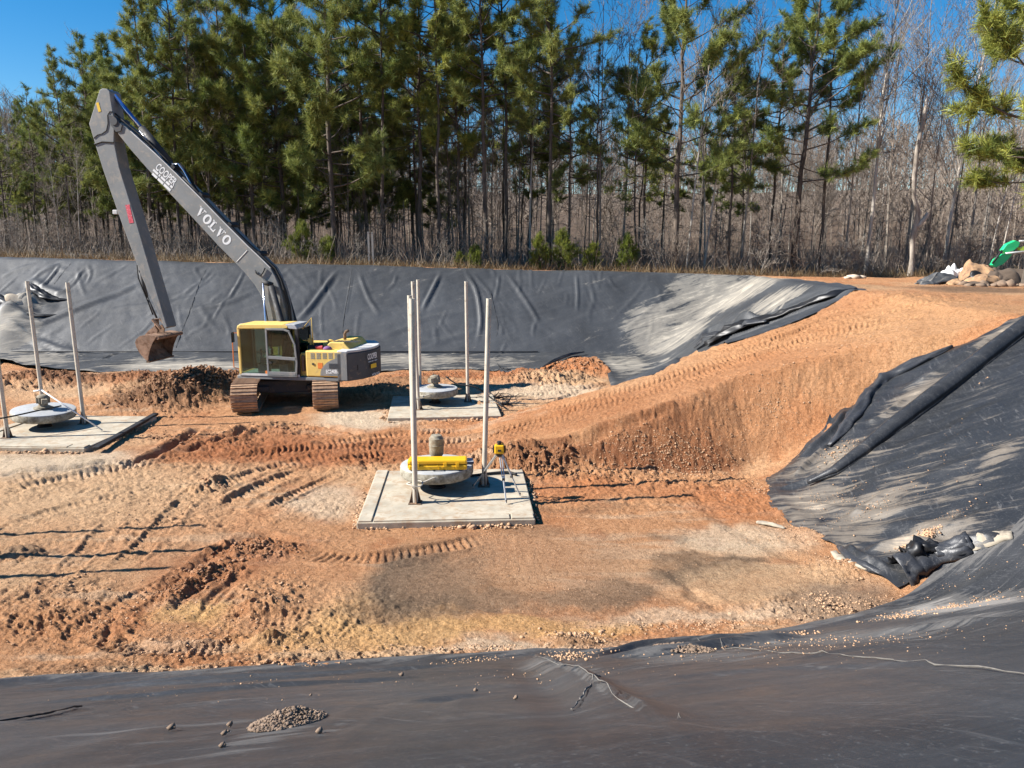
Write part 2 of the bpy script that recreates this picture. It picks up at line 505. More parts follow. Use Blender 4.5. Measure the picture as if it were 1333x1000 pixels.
MOUNDS = [  # (px, py, half width px, half height px, height m, roughness m)
    (262, 512, 56, 22, 0.50, 0.26), (200, 516, 70, 14, 0.30, 0.22), (225, 500, 90, 10, 0.25, 0.14), (130, 498, 140, 9, 0.22, 0.14),
    (40, 500, 60, 10, 0.3, 0.16), (330, 716, 58, 13, 0.07, 0.17), (270, 748, 42, 15, 0.05, 0.16), (225, 775, 33, 13, 0.03, 0.12),
    (345, 770, 38, 24, 0.03, 0.09), (345, 790, 24, 9, 0.08, 0.06), (350, 836, 18, 8, 0.12, 0.05), (275, 632, 22, 8, 0.12, 0.12),
    (20, 722, 40, 8, 0.06, 0.10), (60, 775, 90, 24, 0.02, 0.09), (110, 812, 90, 20, 0.02, 0.08), (30, 820, 60, 20, 0.02, 0.09), (420, 800, 130, 34, 0.0, 0.05), (180, 625, 150, 20, 0.0, 0.07), (330, 660, 120, 20, 0.0, 0.06), (80, 690, 90, 30, 0.0, 0.05), (250, 860, 200, 16, 0.0, 0.06), (200, 700, 60, 20, 0.0, 0.06), (420, 575, 90, 10, 0.0, 0.08), (600, 545, 60, 8, 0.0, 0.06), (560, 870, 100, 8, 0.02, 0.06), (1000, 800, 120, 14, 0.0, 0.05), (870, 606, 140, 8, 0.02, 0.06),
    (300, 580, 40, 7, 0.02, 0.16), (355, 560, 60, 8, 0.05, 0.14), (340, 600, 150, 12, 0.0, 0.07), (560, 495, 90, 8, 0.10, 0.12),
    (760, 478, 44, 12, 0.22, 0.16), (700, 492, 60, 9, 0.22, 0.18), (735, 500, 55, 7, 0.05, 0.12), (860, 588, 110, 28, 0.02, 0.02),
    (700, 610, 50, 14, 0.20, 0.16), (760, 622, 70, 8, 0.05, 0.12), (900, 632, 70, 8, 0.04, 0.10), (660, 590, 40, 16, 0.15, 0.18),
    (545, 855, 100, 7, 0.04, 0.08), (740, 838, 35, 10, 0.10, 0.10), (1070, 790, 70, 16, 0.05, 0.08), (1090, 742, 45, 16, 0.10, 0.08),
    (1060, 700, 40, 16, 0.06, 0.05), (980, 640, 40, 14, 0.05, 0.04), (500, 510, 50, 7, 0.2, 0.15), (630, 528, 30, 6, 0.1, 0.15),
    (1060, 388, 60, 8, 0.05, 0.08), (1180, 386, 70, 6, 0.08, 0.10), (1130, 448, 90, 8, 0.02, 0.05), (955, 505, 110, 10, 0.02, 0.06),
    (590, 600, 60, 12, 0.08, 0.14), (490, 600, 50, 10, 0.0, 0.08), (120, 884, 120, 5, 0.02, 0.06), (380, 868, 120, 5, 0.04, 0.06),
]
RUTS = [  # (pixels, width m, depth m) plain grooves and cuts
    ([(740, 570), (735, 590), (728, 615)], 0.10, 0.30), ([(668, 588), (700, 606), (714, 612)], 0.18, 0.16),
    ([(190, 790), (240, 750), (300, 712), (345, 700), (390, 712)], 0.26, 0.07), ([(215, 800), (262, 765), (300, 742)], 0.16, 0.05),
    ([(250, 810), (290, 770), (325, 735)], 0.14, 0.04), ([(130, 850), (150, 800)], 0.1, 0.03), ([(0, 618), (60, 612), (140, 604)], 0.3, 0.12),
    ([(190, 470), (60, 478)], 0.1, 0.0), ([(330, 560), (400, 556), (470, 566)], 0.25, 0.14), ([(240, 588), (300, 570), (330, 556)], 0.3, 0.16),
    ([(160, 608), (210, 588), (240, 570), (262, 556)], 0.28, 0.14), ([(500, 742), (620, 722)], 0.16, 0.03),
    ([(900, 640), (960, 690), (1060, 740)], 0.3, 0.03), ([(870, 738), (930, 790), (1010, 812)], 0.25, 0.04), ([(600, 790), (760, 800), (950, 800)], 0.3, 0.03),
    ([(690, 588), (800, 560), (880, 532)], 0.2, 0.08), ([(560, 502), (700, 508), (780, 505)], 0.25, 0.12), ([(1165, 402), (1240, 396)], 0.2, 0.08),
]
ORANGE = (0.58, 0.295, 0.14); RED = (0.40, 0.145, 0.055); TAN = (0.66, 0.43, 0.245); SAND = (0.72, 0.57, 0.40)
WET = (0.175, 0.12, 0.075); DARK = (0.16, 0.085, 0.045); DEEP = (0.52, 0.205, 0.08); LITTER = (0.13, 0.098, 0.072); YEL = (0.70, 0.41, 0.17)
PAINT = [  # (px, py, half w, half h, colour, strength, wetness)
    (60, 604, 130, 18, SAND, 0.9, 0), (60, 640, 160, 30, TAN, 0.75, 0), (200, 640, 160, 40, TAN, 0.6, 0), (420, 655, 60, 26, SAND, 0.65, 0),
    (150, 710, 200, 60, TAN, 0.35, 0), (480, 545, 70, 12, SAND, 0.9, 0), (340, 545, 70, 8, ORANGE, 0.7, 0), (420, 590, 240, 16, RED, 0.85, 0),
    (330, 575, 110, 12, RED, 0.7, 0), (200, 498, 200, 12, RED, 0.75, 0), (245, 511, 85, 24, DARK, 0.85, 0), (90, 496, 110, 9, DARK, 0.7, 0),
    (60, 512, 120, 8, TAN, 0.7, 0), (300, 735, 100, 38, RED, 0.65, 0), (270, 800, 55, 16, YEL, 0.9, 0), (520, 800, 110, 40, YEL, 0.6, 0), (440, 830, 120, 22, YEL, 0.6, 0),
    (565, 752, 85, 48, WET, 0.95, 0.7), (520, 790, 60, 18, WET, 0.35, 0.4), (650, 782, 80, 12, WET, 0.85, 0.6), (790, 770, 90, 13, WET, 0.9, 0.7), (700, 690, 60, 14, WET, 0.45, 0.3),
    (930, 745, 75, 14, WET, 0.95, 0.7), (890, 725, 40, 9, WET, 0.7, 0.6), (880, 750, 26, 8, WET, 0.8, 0.7), (960, 728, 34, 7, WET, 0.85, 0.7), (760, 662, 60, 7, WET, 0.3, 0.2), (870, 700, 36, 5, WET, 0.6, 0.5),
    (700, 740, 150, 50, (0.46, 0.27, 0.15), 0.55, 0), (960, 700, 90, 20, SAND, 0.6, 0), (1000, 760, 120, 26, TAN, 0.7, 0), (900, 800, 160, 14, SAND, 0.55, 0), (700, 815, 160, 16, YEL, 0.75, 0),
    (1090, 795, 90, 22, (0.30, 0.21, 0.14), 0.85, 0.1), (730, 635, 90, 12, DEEP, 0.7, 0.2), (970, 655, 80, 24, DEEP, 0.75, 0), (840, 640, 160, 14, DEEP, 0.55, 0),
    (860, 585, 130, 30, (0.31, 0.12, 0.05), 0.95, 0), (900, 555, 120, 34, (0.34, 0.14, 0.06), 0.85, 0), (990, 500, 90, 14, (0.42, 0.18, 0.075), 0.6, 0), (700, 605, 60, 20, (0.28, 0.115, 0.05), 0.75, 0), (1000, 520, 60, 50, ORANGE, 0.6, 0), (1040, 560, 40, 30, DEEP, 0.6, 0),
    (1100, 430, 260, 40, (0.56, 0.27, 0.12), 0.75, 0), (900, 500, 160, 24, (0.46, 0.20, 0.085), 0.6, 0), (750, 540, 120, 18, (0.42, 0.18, 0.075), 0.7, 0), (1240, 400, 130, 16, (0.60, 0.33, 0.16), 0.7, 0),
    (1290, 440, 90, 22, DEEP, 0.55, 0), (745, 480, 46, 13, DEEP, 0.85, 0), (560, 490, 60, 6, RED, 0.8, 0), (650, 490, 80, 6, RED, 0.8, 0), (700, 510, 100, 10, SAND, 0.75, 0), (740, 495, 60, 7, TAN, 0.8, 0),
    (520, 498, 60, 7, DARK, 0.5, 0), (1050, 372, 130, 6, (0.50, 0.30, 0.16), 0.8, 0), (1270, 377, 80, 5, (0.20, 0.12, 0.07), 0.9, 0), (130, 880, 170, 8, TAN, 0.7, 0), (480, 855, 160, 8, TAN, 0.8, 0), (20, 724, 45, 7, WET, 0.6, 0.2),
    (110, 868, 80, 10, WET, 0.35, 0.1), (640, 845, 100, 7, SAND, 0.6, 0), (740, 832, 60, 9, (0.40, 0.24, 0.13), 0.7, 0), (410, 750, 60, 50, ORANGE, 0.6, 0), (150, 575, 60, 10, TAN, 0.5, 0),
]
PXM = {}
def px_ellipse(px, py, hw, hh):
    c = on_land(px, py); a = on_land(px, py-hh); b = on_land(px, py+hh)
    depth = c[1]*math.cos(PITCH)+(CAMZ-c[2])*math.sin(PITCH)
    return c[0], c[1], max(0.05, hw*depth/1000.0), max(0.06, min(4.0, 0.5*abs(a[1]-b[1])))

def warped(x, y, amp=0.35, f=1.3, seed=3):
    return x+amp*fbm(x*f, y*f, seed, 3), y+amp*fbm(x*f+50, y*f-20, seed+1, 3)

def liner_mask(x, y):
    m = np.zeros(x.shape)
    for P in (FAR_LINER, RIGHT_LINER, NEAR_LINER):
        d, _, _ = poly_sd(x, y, P)
        m = np.maximum(m, sstep(-0.08, -0.40, d))
    return m

def soil_relief(x, y):
    """small relief of the bare soil above land()"""
    r = np.hypot(x, y)
    z = 0.035*fbm(x*0.8, y*0.8, 5, 3)+0.022*fbm(x*3.3, y*3.3, 8, 3)
    rough = sstep(-0.2, 0.5, fbm(x*0.55, y*0.55, 21, 3))
    lump = np.abs(fbm(x*5.5, y*5.5, 14, 4))
    z = z+rough*0.075*(0.33-lump)*sstep(60, 35, r)
    z = z+0.010*fbm(x*13, y*13, 17, 3)
    z = z+0.030*(0.22-np.abs(fbm(x*9.0, y*9.0, 19, 3)))*sstep(-0.35, 0.25, fbm(x*0.9, y*0.9, 23, 3))*sstep(45, 25, r)
    z = z+0.012*(0.22-np.abs(fbm(x*21, y*21, 20, 2)))*sstep(30, 16, r)
    zr_ = 0.35+0.275*x; on = sstep(0.25, 0.05, np.abs(land(x, y)-zr_+0.02))*(x > -2)*(x < 13)   # the ramp's upper surface
    t_ = (y-20.5)*math.cos(0.14)-(x)*math.sin(0.14)
    z = z+on*(0.022*fbm(x*0.25, t_*4.5, 26, 4)+0.012*fbm(x*0.4, t_*12, 27, 2))
    yn_ = np.interp(x, [-1.3, 1.45, 3.3, 5.75, 9, 12], [18.0, 18.4, 18.7, 19.5, 19.3, 18.0])
    face = sstep(0.35, 0.0, y-yn_)*sstep(-1.9, -1.2, y-yn_)*(x > 0)*(x < 11)
    z = z+face*(0.07*fbm(x*1.2, y*3.5, 28, 4)+0.025*(0.3-np.abs(fbm(x*5, y*9, 29, 3))))
    calm = np.maximum(sstep(1.3, 0.6, np.hypot((x-1.5)/5.0, (y-12.6)/2.6)), 0.8*sstep(1.3, 0.5, np.hypot((x+4.2)/2.2, (y-12.0)/1.0)))
    z = z*(1-0.72*calm)
    for pts, w, dep, per in TRACKS:
        L = smooth_line(plan(pts), 4)
        xs = [p[0] for p in L]; ys = [p[1] for p in L]
        sel = (x > min(xs)-1) & (x < max(xs)+1) & (y > min(ys)-1) & (y < max(ys)+1)
        if not sel.any(): continue
        X = x[sel]; Y = y[sel]
        d, s, tot, side = line_sd(X, Y, L)
        d = d+0.05*fbm(X*1.7, Y*1.7, 33, 2)
        fade = sstep(0, 0.8, s)*sstep(tot, tot-0.8, s)*sstep(-0.75, -0.15, fbm(X*0.6, Y*0.6, 44, 2))
        u = d/(w*0.5); per = per*0.72
        box = sstep(1.05, 0.85, u)
        lip = np.exp(-((u-1.2)/0.22)**2)
        ph = s/per+0.35*side*u
        bar = sstep(0.36, 0.62, np.abs((ph % 1.0)*2-1)+0.22*fbm(X*9, Y*9, 35, 3))*np.clip(0.85+0.9*fbm(X*2.2, Y*2.2, 36, 3), 0, 1.2)
        z[sel] += fade*1.05*(-dep*box+dep*0.75*bar*box+dep*0.7*lip)
    for pts, w, dep in RUTS:
        L = smooth_line(plan(pts), 4)
        xs = [p[0] for p in L]; ys = [p[1] for p in L]
        sel = (x > min(xs)-1) & (x < max(xs)+1) & (y > min(ys)-1) & (y < max(ys)+1)
        X = x[sel]; Y = y[sel]
        d, s, tot, side = line_sd(X, Y, L)
        d = np.abs(d+0.12*fbm(X*2.2, Y*2.2, 71, 3))
        z[sel] += sstep(0, 0.3, s)*sstep(tot, tot-0.3, s)*(-dep*np.exp(-(d/(w*0.5))**2)+0.45*dep*np.exp(-((d-w)/(w*0.4))**2))
    for px, py, hw, hh, h, ro in MOUNDS:
        cx, cy, rx, ry = px_ellipse(px, py, hw, hh)
        ry = max(ry, min(rx*0.35, 0.8))
        sel = (np.abs(x-cx) < 2.2*rx) & (np.abs(y-cy) < 2.2*ry)
        if not sel.any(): continue
        X = x[sel]; Y = y[sel]
        X2, Y2 = warped(X, Y, 0.25*min(rx, ry)+0.05, 1.5, 9)
        q = np.sqrt(((X2-cx)/rx)**2+((Y2-cy)/ry)**2)
        b = sstep(1.5, 0.1, q)
        n = 0.6*(0.5-1.6*np.abs(fbm(X*2.6, Y*2.6, 51, 4, 0.6)))+0.5*(0.4-1.4*np.abs(fbm(X*7, Y*7, 52, 3, 0.65)))
        z[sel] += h*b**1.4+ro*n*sstep(1.6, 0.7, q)
    return z

def soil_colour(x, y, z):
    n = x.size
    c = np.tile(np.array(ORANGE), (n, 1)); wet = np.zeros(n)
    def mixin(c, f, col): return c*(1-f[:, None])+np.array(col)[None, :]*f[:, None]
    a = fbm(x*0.28, y*0.28, 61, 4)
    c = mixin(c, 0.55*sstep(-0.1, 0.5, a), TAN)
    c = mixin(c, 0.55*sstep(0.05, 0.55, fbm(x*0.35, y*0.35, 62, 4)), DEEP)
    # streaks of pale wash along X
    st = sstep(0.15, 0.55, fbm(x*0.5, y*2.6, 77, 4))*0.35
    c = mixin(c, st*(z < 0.6), SAND)
    c = mixin(c, sstep(0.2, 0.6, fbm(x*1.9, y*1.9, 78, 4))*0.45, RED)
    X, Y = warped(x, y, 0.5, 0.9, 12); X, Y = X+0.10*fbm(x*6, y*6, 91, 3), Y+0.16*fbm(x*5, y*7, 92, 3)
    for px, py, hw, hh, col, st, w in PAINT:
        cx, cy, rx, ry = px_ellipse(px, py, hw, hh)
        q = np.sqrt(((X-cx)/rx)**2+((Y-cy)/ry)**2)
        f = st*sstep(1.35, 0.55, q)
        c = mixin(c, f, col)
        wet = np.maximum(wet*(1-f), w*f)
    f = sstep(39.2, 41.5, y+0.6*fbm(x*0.7, y*0.7, 5, 2)-sstep(2, 8, x)*0.6)
    c = mixin(c, f*0.95, LITTER)
    dry = sstep(0.0, 0.5, fbm(x*0.4, y*0.9, 15, 3))*f
    c = mixin(c, dry*0.5*(y < 46), (0.30, 0.21, 0.12))
    return c, wet

# ------------------------------------------------------------------ the ground: one sheet to the horizon, finer near the viewer
az_f = np.radians(np.arange(-36.5, 36.5, 0.088))
az = np.concatenate([np.radians(np.linspace(-180, -37.2, 48)), az_f, np.radians(np.linspace(37.2, 180, 48))])
pyr = np.arange(905, 476, -0.85)
dd = np.array([CAMZ/math.tan(PITCH+math.atan((p-500)/1000.0)) for p in pyr])
step_end = dd[-1]
D = np.concatenate([np.linspace(0.3, dd[0]-0.3, 14), dd[dd < 27.5], np.linspace(27.6, 41.5, 95), np.geomspace(42.2, 75, 34), np.geomspace(78, 1500, 26)])
A, R = np.meshgrid(az, D)
gx = (np.sin(A)*R).ravel(); gy = (np.cos(A)*R).ravel()
gz = land(gx, gy)
lm = liner_mask(gx, gy)
rel = soil_relief(gx, gy)
out = sstep(45, 60, np.hypot(gx, gy))
gz2 = gz+rel*(1-lm)*(1-out)-0.09*lm+out*0.25*fbm(gx*0.1, gy*0.1, 3, 3)
nr, nc = R.shape
idx = np.arange(nr*nc).reshape(nr, nc)
q = np.stack([idx[:-1, :-1], idx[:-1, 1:], idx[1:, 1:], idx[1:, :-1]], -1).reshape(-1, 4)[:, ::-1]
me = np_mesh('ground', np.stack([gx, gy, gz2], 1), quads=q, mat=M_SOIL, smooth=True)
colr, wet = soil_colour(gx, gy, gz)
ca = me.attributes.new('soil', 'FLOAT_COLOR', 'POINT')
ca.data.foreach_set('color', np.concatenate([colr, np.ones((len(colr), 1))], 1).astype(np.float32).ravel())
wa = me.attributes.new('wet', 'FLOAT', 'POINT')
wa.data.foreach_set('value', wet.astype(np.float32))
GROUND = link('ground', me)
tag(GROUND, 'orange clay pit floor and earth ramp scored by tracks', kind='structure')
def ground_z(x, y):
    x = np.atleast_1d(np.asarray(x, float)); y = np.atleast_1d(np.asarray(y, float))
    return land(x, y)+soil_relief(x, y)*(1-liner_mask(x, y))
# ------------------------------------------------------------------ liners
def fold(x, y, z, pts, w, h, asym=0.0):
    L = smooth_line(pts, 4)
    xs = [p[0] for p in L]; ys = [p[1] for p in L]
    sel = (x > min(xs)-1.2) & (x < max(xs)+1.2) & (y > min(ys)-1.2) & (y < max(ys)+1.2)
    if not sel.any(): return
    d, s, tot, side = line_sd(x[sel], y[sel], L)
    fade = sstep(0, min(0.9, tot*0.25), s)*sstep(tot, tot-min(0.9, tot*0.25), s)
    z[sel] += h*fade*(np.exp(-(d/w)**2)-0.35*np.exp(-((d-2.1*w)/(1.1*w))**2)*(side > 0 if asym else 1))

def sheet(name, poly, nx, ny, lift, relief, dust, mat, bounds=None, shift=None):
    xs = [p[0] for p in poly]; ys = [p[1] for p in poly]
    x0, x1, y0, y1 = bounds or (min(xs)-0.2, max(xs)+0.2, min(ys)-0.2, max(ys)+0.2)
    gx = np.linspace(x0, x1, nx) if not callable(nx) else nx()
    gy = np.linspace(y0, y1, ny) if not callable(ny) else ny()
    X, Y = np.meshgrid(gx, gy)
    sh = X.shape
    x = X.ravel(); y = Y.ravel()
    sd, bx, by = poly_sd(x, y, poly)
    ins = sd <= 0
    idx = np.arange(x.size).reshape(sh)
    q = np.stack([idx[:-1, :-1], idx[:-1, 1:], idx[1:, 1:], idx[1:, :-1]], -1).reshape(-1, 4)
    keep = ins[q].any(1)
    q = q[keep]
    x = np.where(ins, x, bx); y = np.where(ins, y, by)
    z = land(x, y)+lift
    z = z+relief(x, y, sd)
    used = np.unique(q)
    remap = -np.ones(x.size, np.int64); remap[used] = np.arange(used.size)
    V = np.stack([x, y, z], 1)[used]
    me = np_mesh(name, V, quads=remap[q], mat=mat, smooth=True)
    du = dust(x, y, z, sd)[used]
    a = me.attributes.new('dust', 'FLOAT', 'POINT'); a.data.foreach_set('value', np.clip(du, 0, 1.5).astype(np.float32))
    return link(name, me)

def W(*pts): return plan(pts)
_FAR = [  # folds of the far wall sheet as seen: points, half width, height
    (W((22, 432), (60, 420), (130, 392), (184, 371)), 0.16, 0.20), (W((130, 406), (230, 393), (320, 372)), 0.10, 0.07), (W((205, 364), (240, 356), (268, 346)), 0.10, 0.09),
    (W((235, 408), (290, 397), (340, 378)), 0.14, 0.14), (W((180, 420), (215, 398), (255, 372), (275, 352)), 0.08, 0.06), (W((295, 395), (310, 370), (318, 352)), 0.10, 0.08),
    (W((40, 365), (60, 352), (80, 345)), 0.12, 0.12), (W((52, 378), (66, 362), (78, 346)), 0.09, 0.12), (W((70, 388), (95, 372), (107, 352)), 0.09, 0.08), (W((112, 372), (118, 358), (112, 346)), 0.09, 0.06),
    (W((128, 365), (150, 355), (168, 345)), 0.08, 0.07), (W((0, 362), (22, 352), (50, 345)), 0.10, 0.08), (W((110, 450), (135, 432), (150, 424)), 0.08, 0.05), (W((150, 455), (180, 436), (200, 418)), 0.08, 0.05),
    (W((240, 440), (262, 428), (276, 420)), 0.09, 0.06), (W((235, 380), (262, 372), (282, 356)), 0.08, 0.06), (W((276, 420), (288, 400), (300, 384)), 0.08, 0.05),
    (W((383, 422), (402, 404), (424, 374), (440, 352)), 0.17, 0.20), (W((466, 354), (480, 390), (497, 415)), 0.11, 0.09), (W((460, 352), (454, 385), (449, 425)), 0.05, 0.04),
    (W((548, 408), (560, 385), (575, 356)), 0.13, 0.17), (W((490, 442), (520, 432), (560, 414), (610, 408)), 0.12, 0.07), (W((475, 450), (560, 446), (640, 425)), 0.11, 0.10), (W((380, 436), (450, 440), (530, 430)), 0.10, 0.06),
    (W((604, 355), (620, 380), (626, 420), (620, 450)), 0.13, 0.14), (W((615, 358), (634, 378), (640, 392)), 0.09, 0.08), (W((650, 355), (648, 375), (643, 395)), 0.09, 0.08),
    (W((660, 358), (684, 392), (706, 428)), 0.13, 0.12), (W((706, 428), (726, 438), (746, 442)), 0.14, 0.08), (W((750, 357), (752, 385), (751, 410)), 0.10, 0.10), (W((420, 440), (418, 405), (424, 395)), 0.08, 0.05),
    (W((500, 380), (512, 372), (516, 358)), 0.09, 0.06), (W((570, 460), (640, 448), (700, 445)), 0.07, 0.05), (W((545, 455), (600, 440), (640, 432)), 0.10, 0.09), (W((640, 470), (655, 455), (665, 445)), 0.08, 0.06),
    (W((790, 360), (800, 375), (815, 385)), 0.08, 0.08), (W((845, 365), (825, 390), (795, 420)), 0.10, 0.05), (W((880, 370), (850, 400), (800, 445)), 0.10, 0.05), (W((100, 462), (300, 461), (500, 463), (640, 462)), 0.10, 0.07),
    (W((0, 428), (60, 450), (110, 462)), 0.13, 0.12), (W((30, 438), (90, 465), (160, 470)), 0.09, 0.08), (W((0, 400), (30, 405), (60, 418)), 0.10, 0.12), (W((20, 412), (35, 395), (45, 385)), 0.08, 0.12),
    (W((60, 440), (95, 458), (120, 470)), 0.07, 0.07), (W((130, 470), (145, 464), (155, 460)), 0.10, 0.10), (W((175, 475), (240, 466), (300, 468)), 0.10, 0.06),
    (W((900, 452), (925, 430), (960, 425), (1000, 415), (1040, 400), (1112, 378)), 0.22, 0.28), (W((925, 448), (960, 440), (1010, 420), (1080, 392)), 0.14, 0.22), (W((985, 418), (1030, 395), (1070, 378)), 0.16, 0.18),
    (W((790, 478), (850, 458), (905, 430), (960, 395)), 0.10, 0.07), (W((800, 490), (850, 476), (900, 450)), 0.10, 0.08), (W((840, 445), (900, 410), (950, 375)), 0.09, 0.05),
]
_rf = random.Random(5)
_RANDF = []
for i in range(85):
    px = _rf.uniform(-30, 880); py = _rf.uniform(352, 455)
    L = _rf.uniform(20, 75); a = math.radians(_rf.choice([_rf.uniform(20, 75), _rf.uniform(20, 60), _rf.uniform(95, 120)]))
    if px > 400: a = math.radians(_rf.uniform(60, 130))
    dx, dy = math.cos(a)*L, -math.sin(a)*L*0.8
    py2 = min(462, max(349, py+dy)); 
    _RANDF.append((W((px, py), (px+dx*0.5+_rf.uniform(-4, 4), 0.5*(py+py2)), (px+dx, py2)), _rf.uniform(0.05, 0.11), _rf.uniform(0.018, 0.05)))
def far_relief(x, y, sd):
    z = 0.05*fbm(x*0.55, y*0.8, 101, 3)+0.012*fbm(x*2.2+y, y*2.2-x, 102, 3)
    for pts, w, h in _FAR: fold(x, y, z, pts, w*0.62, h*0.62)
    for pts, w, h in _RANDF: fold(x, y, z, pts, w*0.8, h*0.6)
    # sand bags lying under the sheet at the left
    for px, py, r, h in ((8, 432, 1.0, 0.5), (32, 398, 0.55, 0.35), (8, 412, 0.5, 0.3), (962, 428, 0.7, 0.35)):
        c = on_land(px, py); z += h*np.exp(-(((x-c[0])/r)**2+((y-c[1])/(r*0.9))**2)**1.5)
    # two rips whose lower lip sags
    for pts, w, h in ((W((40, 376), (55, 386), (72, 392), (92, 391)), 0.14, -0.07), (W((0, 396), (18, 404), (38, 414), (78, 410)), 0.15, -0.07)):
        d, s, tot, side = line_sd(x, y, pts)
        z += h*np.exp(-(d/w)**4)*sstep(tot+0.01, tot-1.2, s)
        z += -h*1.5*np.exp(-((d-2.0*w)/(0.9*w))**2)*(side < 0)*sstep(tot+0.01, tot-0.8, s)
    edge = sstep(0.5, 0.0, -sd)*(y < 34)
    z += edge*(0.03+0.06*fbm(x*1.3, y*1.3, 110, 3))
    z += 0.16*sstep(-17.0, -20.0, x)*sstep(0.4, 0.0, -sd)*(y < 34)-0.05*sstep(0.12, 0.0, -sd)*(y < 34)
    return z
def far_dust(x, y, z, sd):
    low = sstep(1.0, 0.25, z)*sstep(35.2, 34.0, y)
    f = low*(0.16+0.25*fbm(x*0.6, y*1.5, 120, 3))
    for px, py, hw, hh, s in ((240, 478, 110, 8, 0.55), (420, 474, 110, 9, 0.35), (540, 470, 90, 9, 0.4), (20, 435, 32, 30, 0.6), (40, 470, 70, 12, 0.4), (30, 398, 22, 12, 0.6), (640, 472, 80, 7, 0.3),
                              (940, 390, 85, 22, 0.52), (870, 440, 60, 28, 0.50), (985, 375, 60, 10, 0.5), (815, 476, 36, 14, 0.45), (880, 405, 50, 30, 0.28), (1005, 395, 40, 16, 0.45), (770, 372, 30, 12, 0.10), (780, 440, 40, 20, 0.15)):
        cx, cy, rx, ry = px_ellipse(px, py, hw, hh)
        q = np.sqrt(((x-cx)/rx)**2+((y-cy)/max(ry, 0.4))**2)
        f = np.maximum(f, s*sstep(1.5, 0.3, q))
    return f
def ang(p, q):
    a = on_land(*p); b = on_land(*q)
    return math.atan2(b[1]-a[1], b[0]-a[0])
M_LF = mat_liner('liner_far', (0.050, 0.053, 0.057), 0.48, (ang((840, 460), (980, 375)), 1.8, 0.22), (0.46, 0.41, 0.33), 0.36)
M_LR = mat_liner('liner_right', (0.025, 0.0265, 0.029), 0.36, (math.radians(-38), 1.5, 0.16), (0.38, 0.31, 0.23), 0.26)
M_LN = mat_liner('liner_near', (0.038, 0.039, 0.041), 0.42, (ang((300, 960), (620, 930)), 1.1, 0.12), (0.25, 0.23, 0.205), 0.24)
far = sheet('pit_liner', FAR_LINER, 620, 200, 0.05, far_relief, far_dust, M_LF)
tag(far, 'wrinkled dark grey liner sheet hung on the far wall of the pit below the trees', 'pit liner')

_RIGHT = [
    (W((1345, 428), (1290, 470), (1240, 510), (1200, 540), (1160, 570), (1120, 602), (1090, 625), (1060, 640), (1032, 641)), 0.25, 0.08),
    (W((1240, 460), (1190, 490), (1150, 510), (1128, 545), (1100, 575), (1075, 592)), 0.2, 0.06),
    (W((1330, 425), (1260, 465), (1200, 500), (1160, 515)), 0.12, 0.12), (W((1100, 530), (1090, 555), (1060, 585), (1030, 605)), 0.09, 0.12),
    (W((1180, 522), (1150, 545), (1120, 560)), 0.08, 0.07), (W((1040, 655), (1090, 668), (1150, 672), (1220, 660)), 0.10, 0.05),
    (W((1100, 700), (1160, 690), (1230, 690), (1300, 670)), 0.12, 0.06), (W((1120, 725), (1180, 712), (1240, 715)), 0.09, 0.09), (W((1095, 716), (1120, 735), (1165, 752)), 0.09, 0.12),
    (W((1170, 750), (1205, 735), (1240, 722), (1290, 712), (1320, 706)), 0.15, 0.18), (W((1180, 640), (1250, 610), (1330, 590)), 0.15, 0.05), (W((1130, 600), (1220, 570), (1320, 520)), 0.15, 0.04),
    (W((1030, 625), (1060, 600), (1085, 580)), 0.08, 0.10), (W((1010, 640), (1060, 625), (1100, 600)), 0.08, 0.06), (W((1060, 690), (1100, 680), (1160, 640)), 0.08, 0.05),
]
def right_relief(x, y, sd):
    z = 0.05*fbm(x*0.6, y*0.6, 201, 3)+0.018*fbm(x*2.6, y*2.6, 202, 3)+0.006*fbm(x*7, y*7, 203, 2)
    for pts, w, h in _RIGHT: fold(x, y, z, pts, w, h)
    z += sstep(0.30, 0.0, -sd)*(-0.05+0.08*fbm(x*2.1, y*2.1, 210, 3))
    return z
def right_dust(x, y, z, sd):
    f = 0.06+0.22*fbm(x*0.5, y*0.5, 220, 3)
    for px, py, hw, hh, s in ((1130, 670, 80, 30, 0.55), (1060, 660, 60, 30, 0.6), (1200, 700, 50, 14, 0.7), (1290, 590, 60, 26, 0.28), (1250, 640, 80, 30, 0.30), (1190, 520, 60, 14, 0.5), (1090, 600, 40, 20, 0.65), (1300, 440, 40, 12, 0.6),
                              (1150, 600, 40, 16, 0.25), (1040, 615, 40, 14, 0.55), (1120, 700, 60, 18, 0.55), (1300, 600, 30, 10, 0.5), (1240, 700, 60, 10, 0.5), (1290, 500, 50, 20, -0.1)):
        cx, cy, rx, ry = px_ellipse(px, py, hw, hh)
        q = np.sqrt(((x-cx)/rx)**2+((y-cy)/max(ry, 0.3))**2)
        f = np.maximum(f, 0.8*s*sstep(1.6, 0.2, q))
    return f
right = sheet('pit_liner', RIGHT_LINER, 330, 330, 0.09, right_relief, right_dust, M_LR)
tag(right, 'loose black liner sheet smeared with mud on the right slope beside the ramp', 'pit liner')

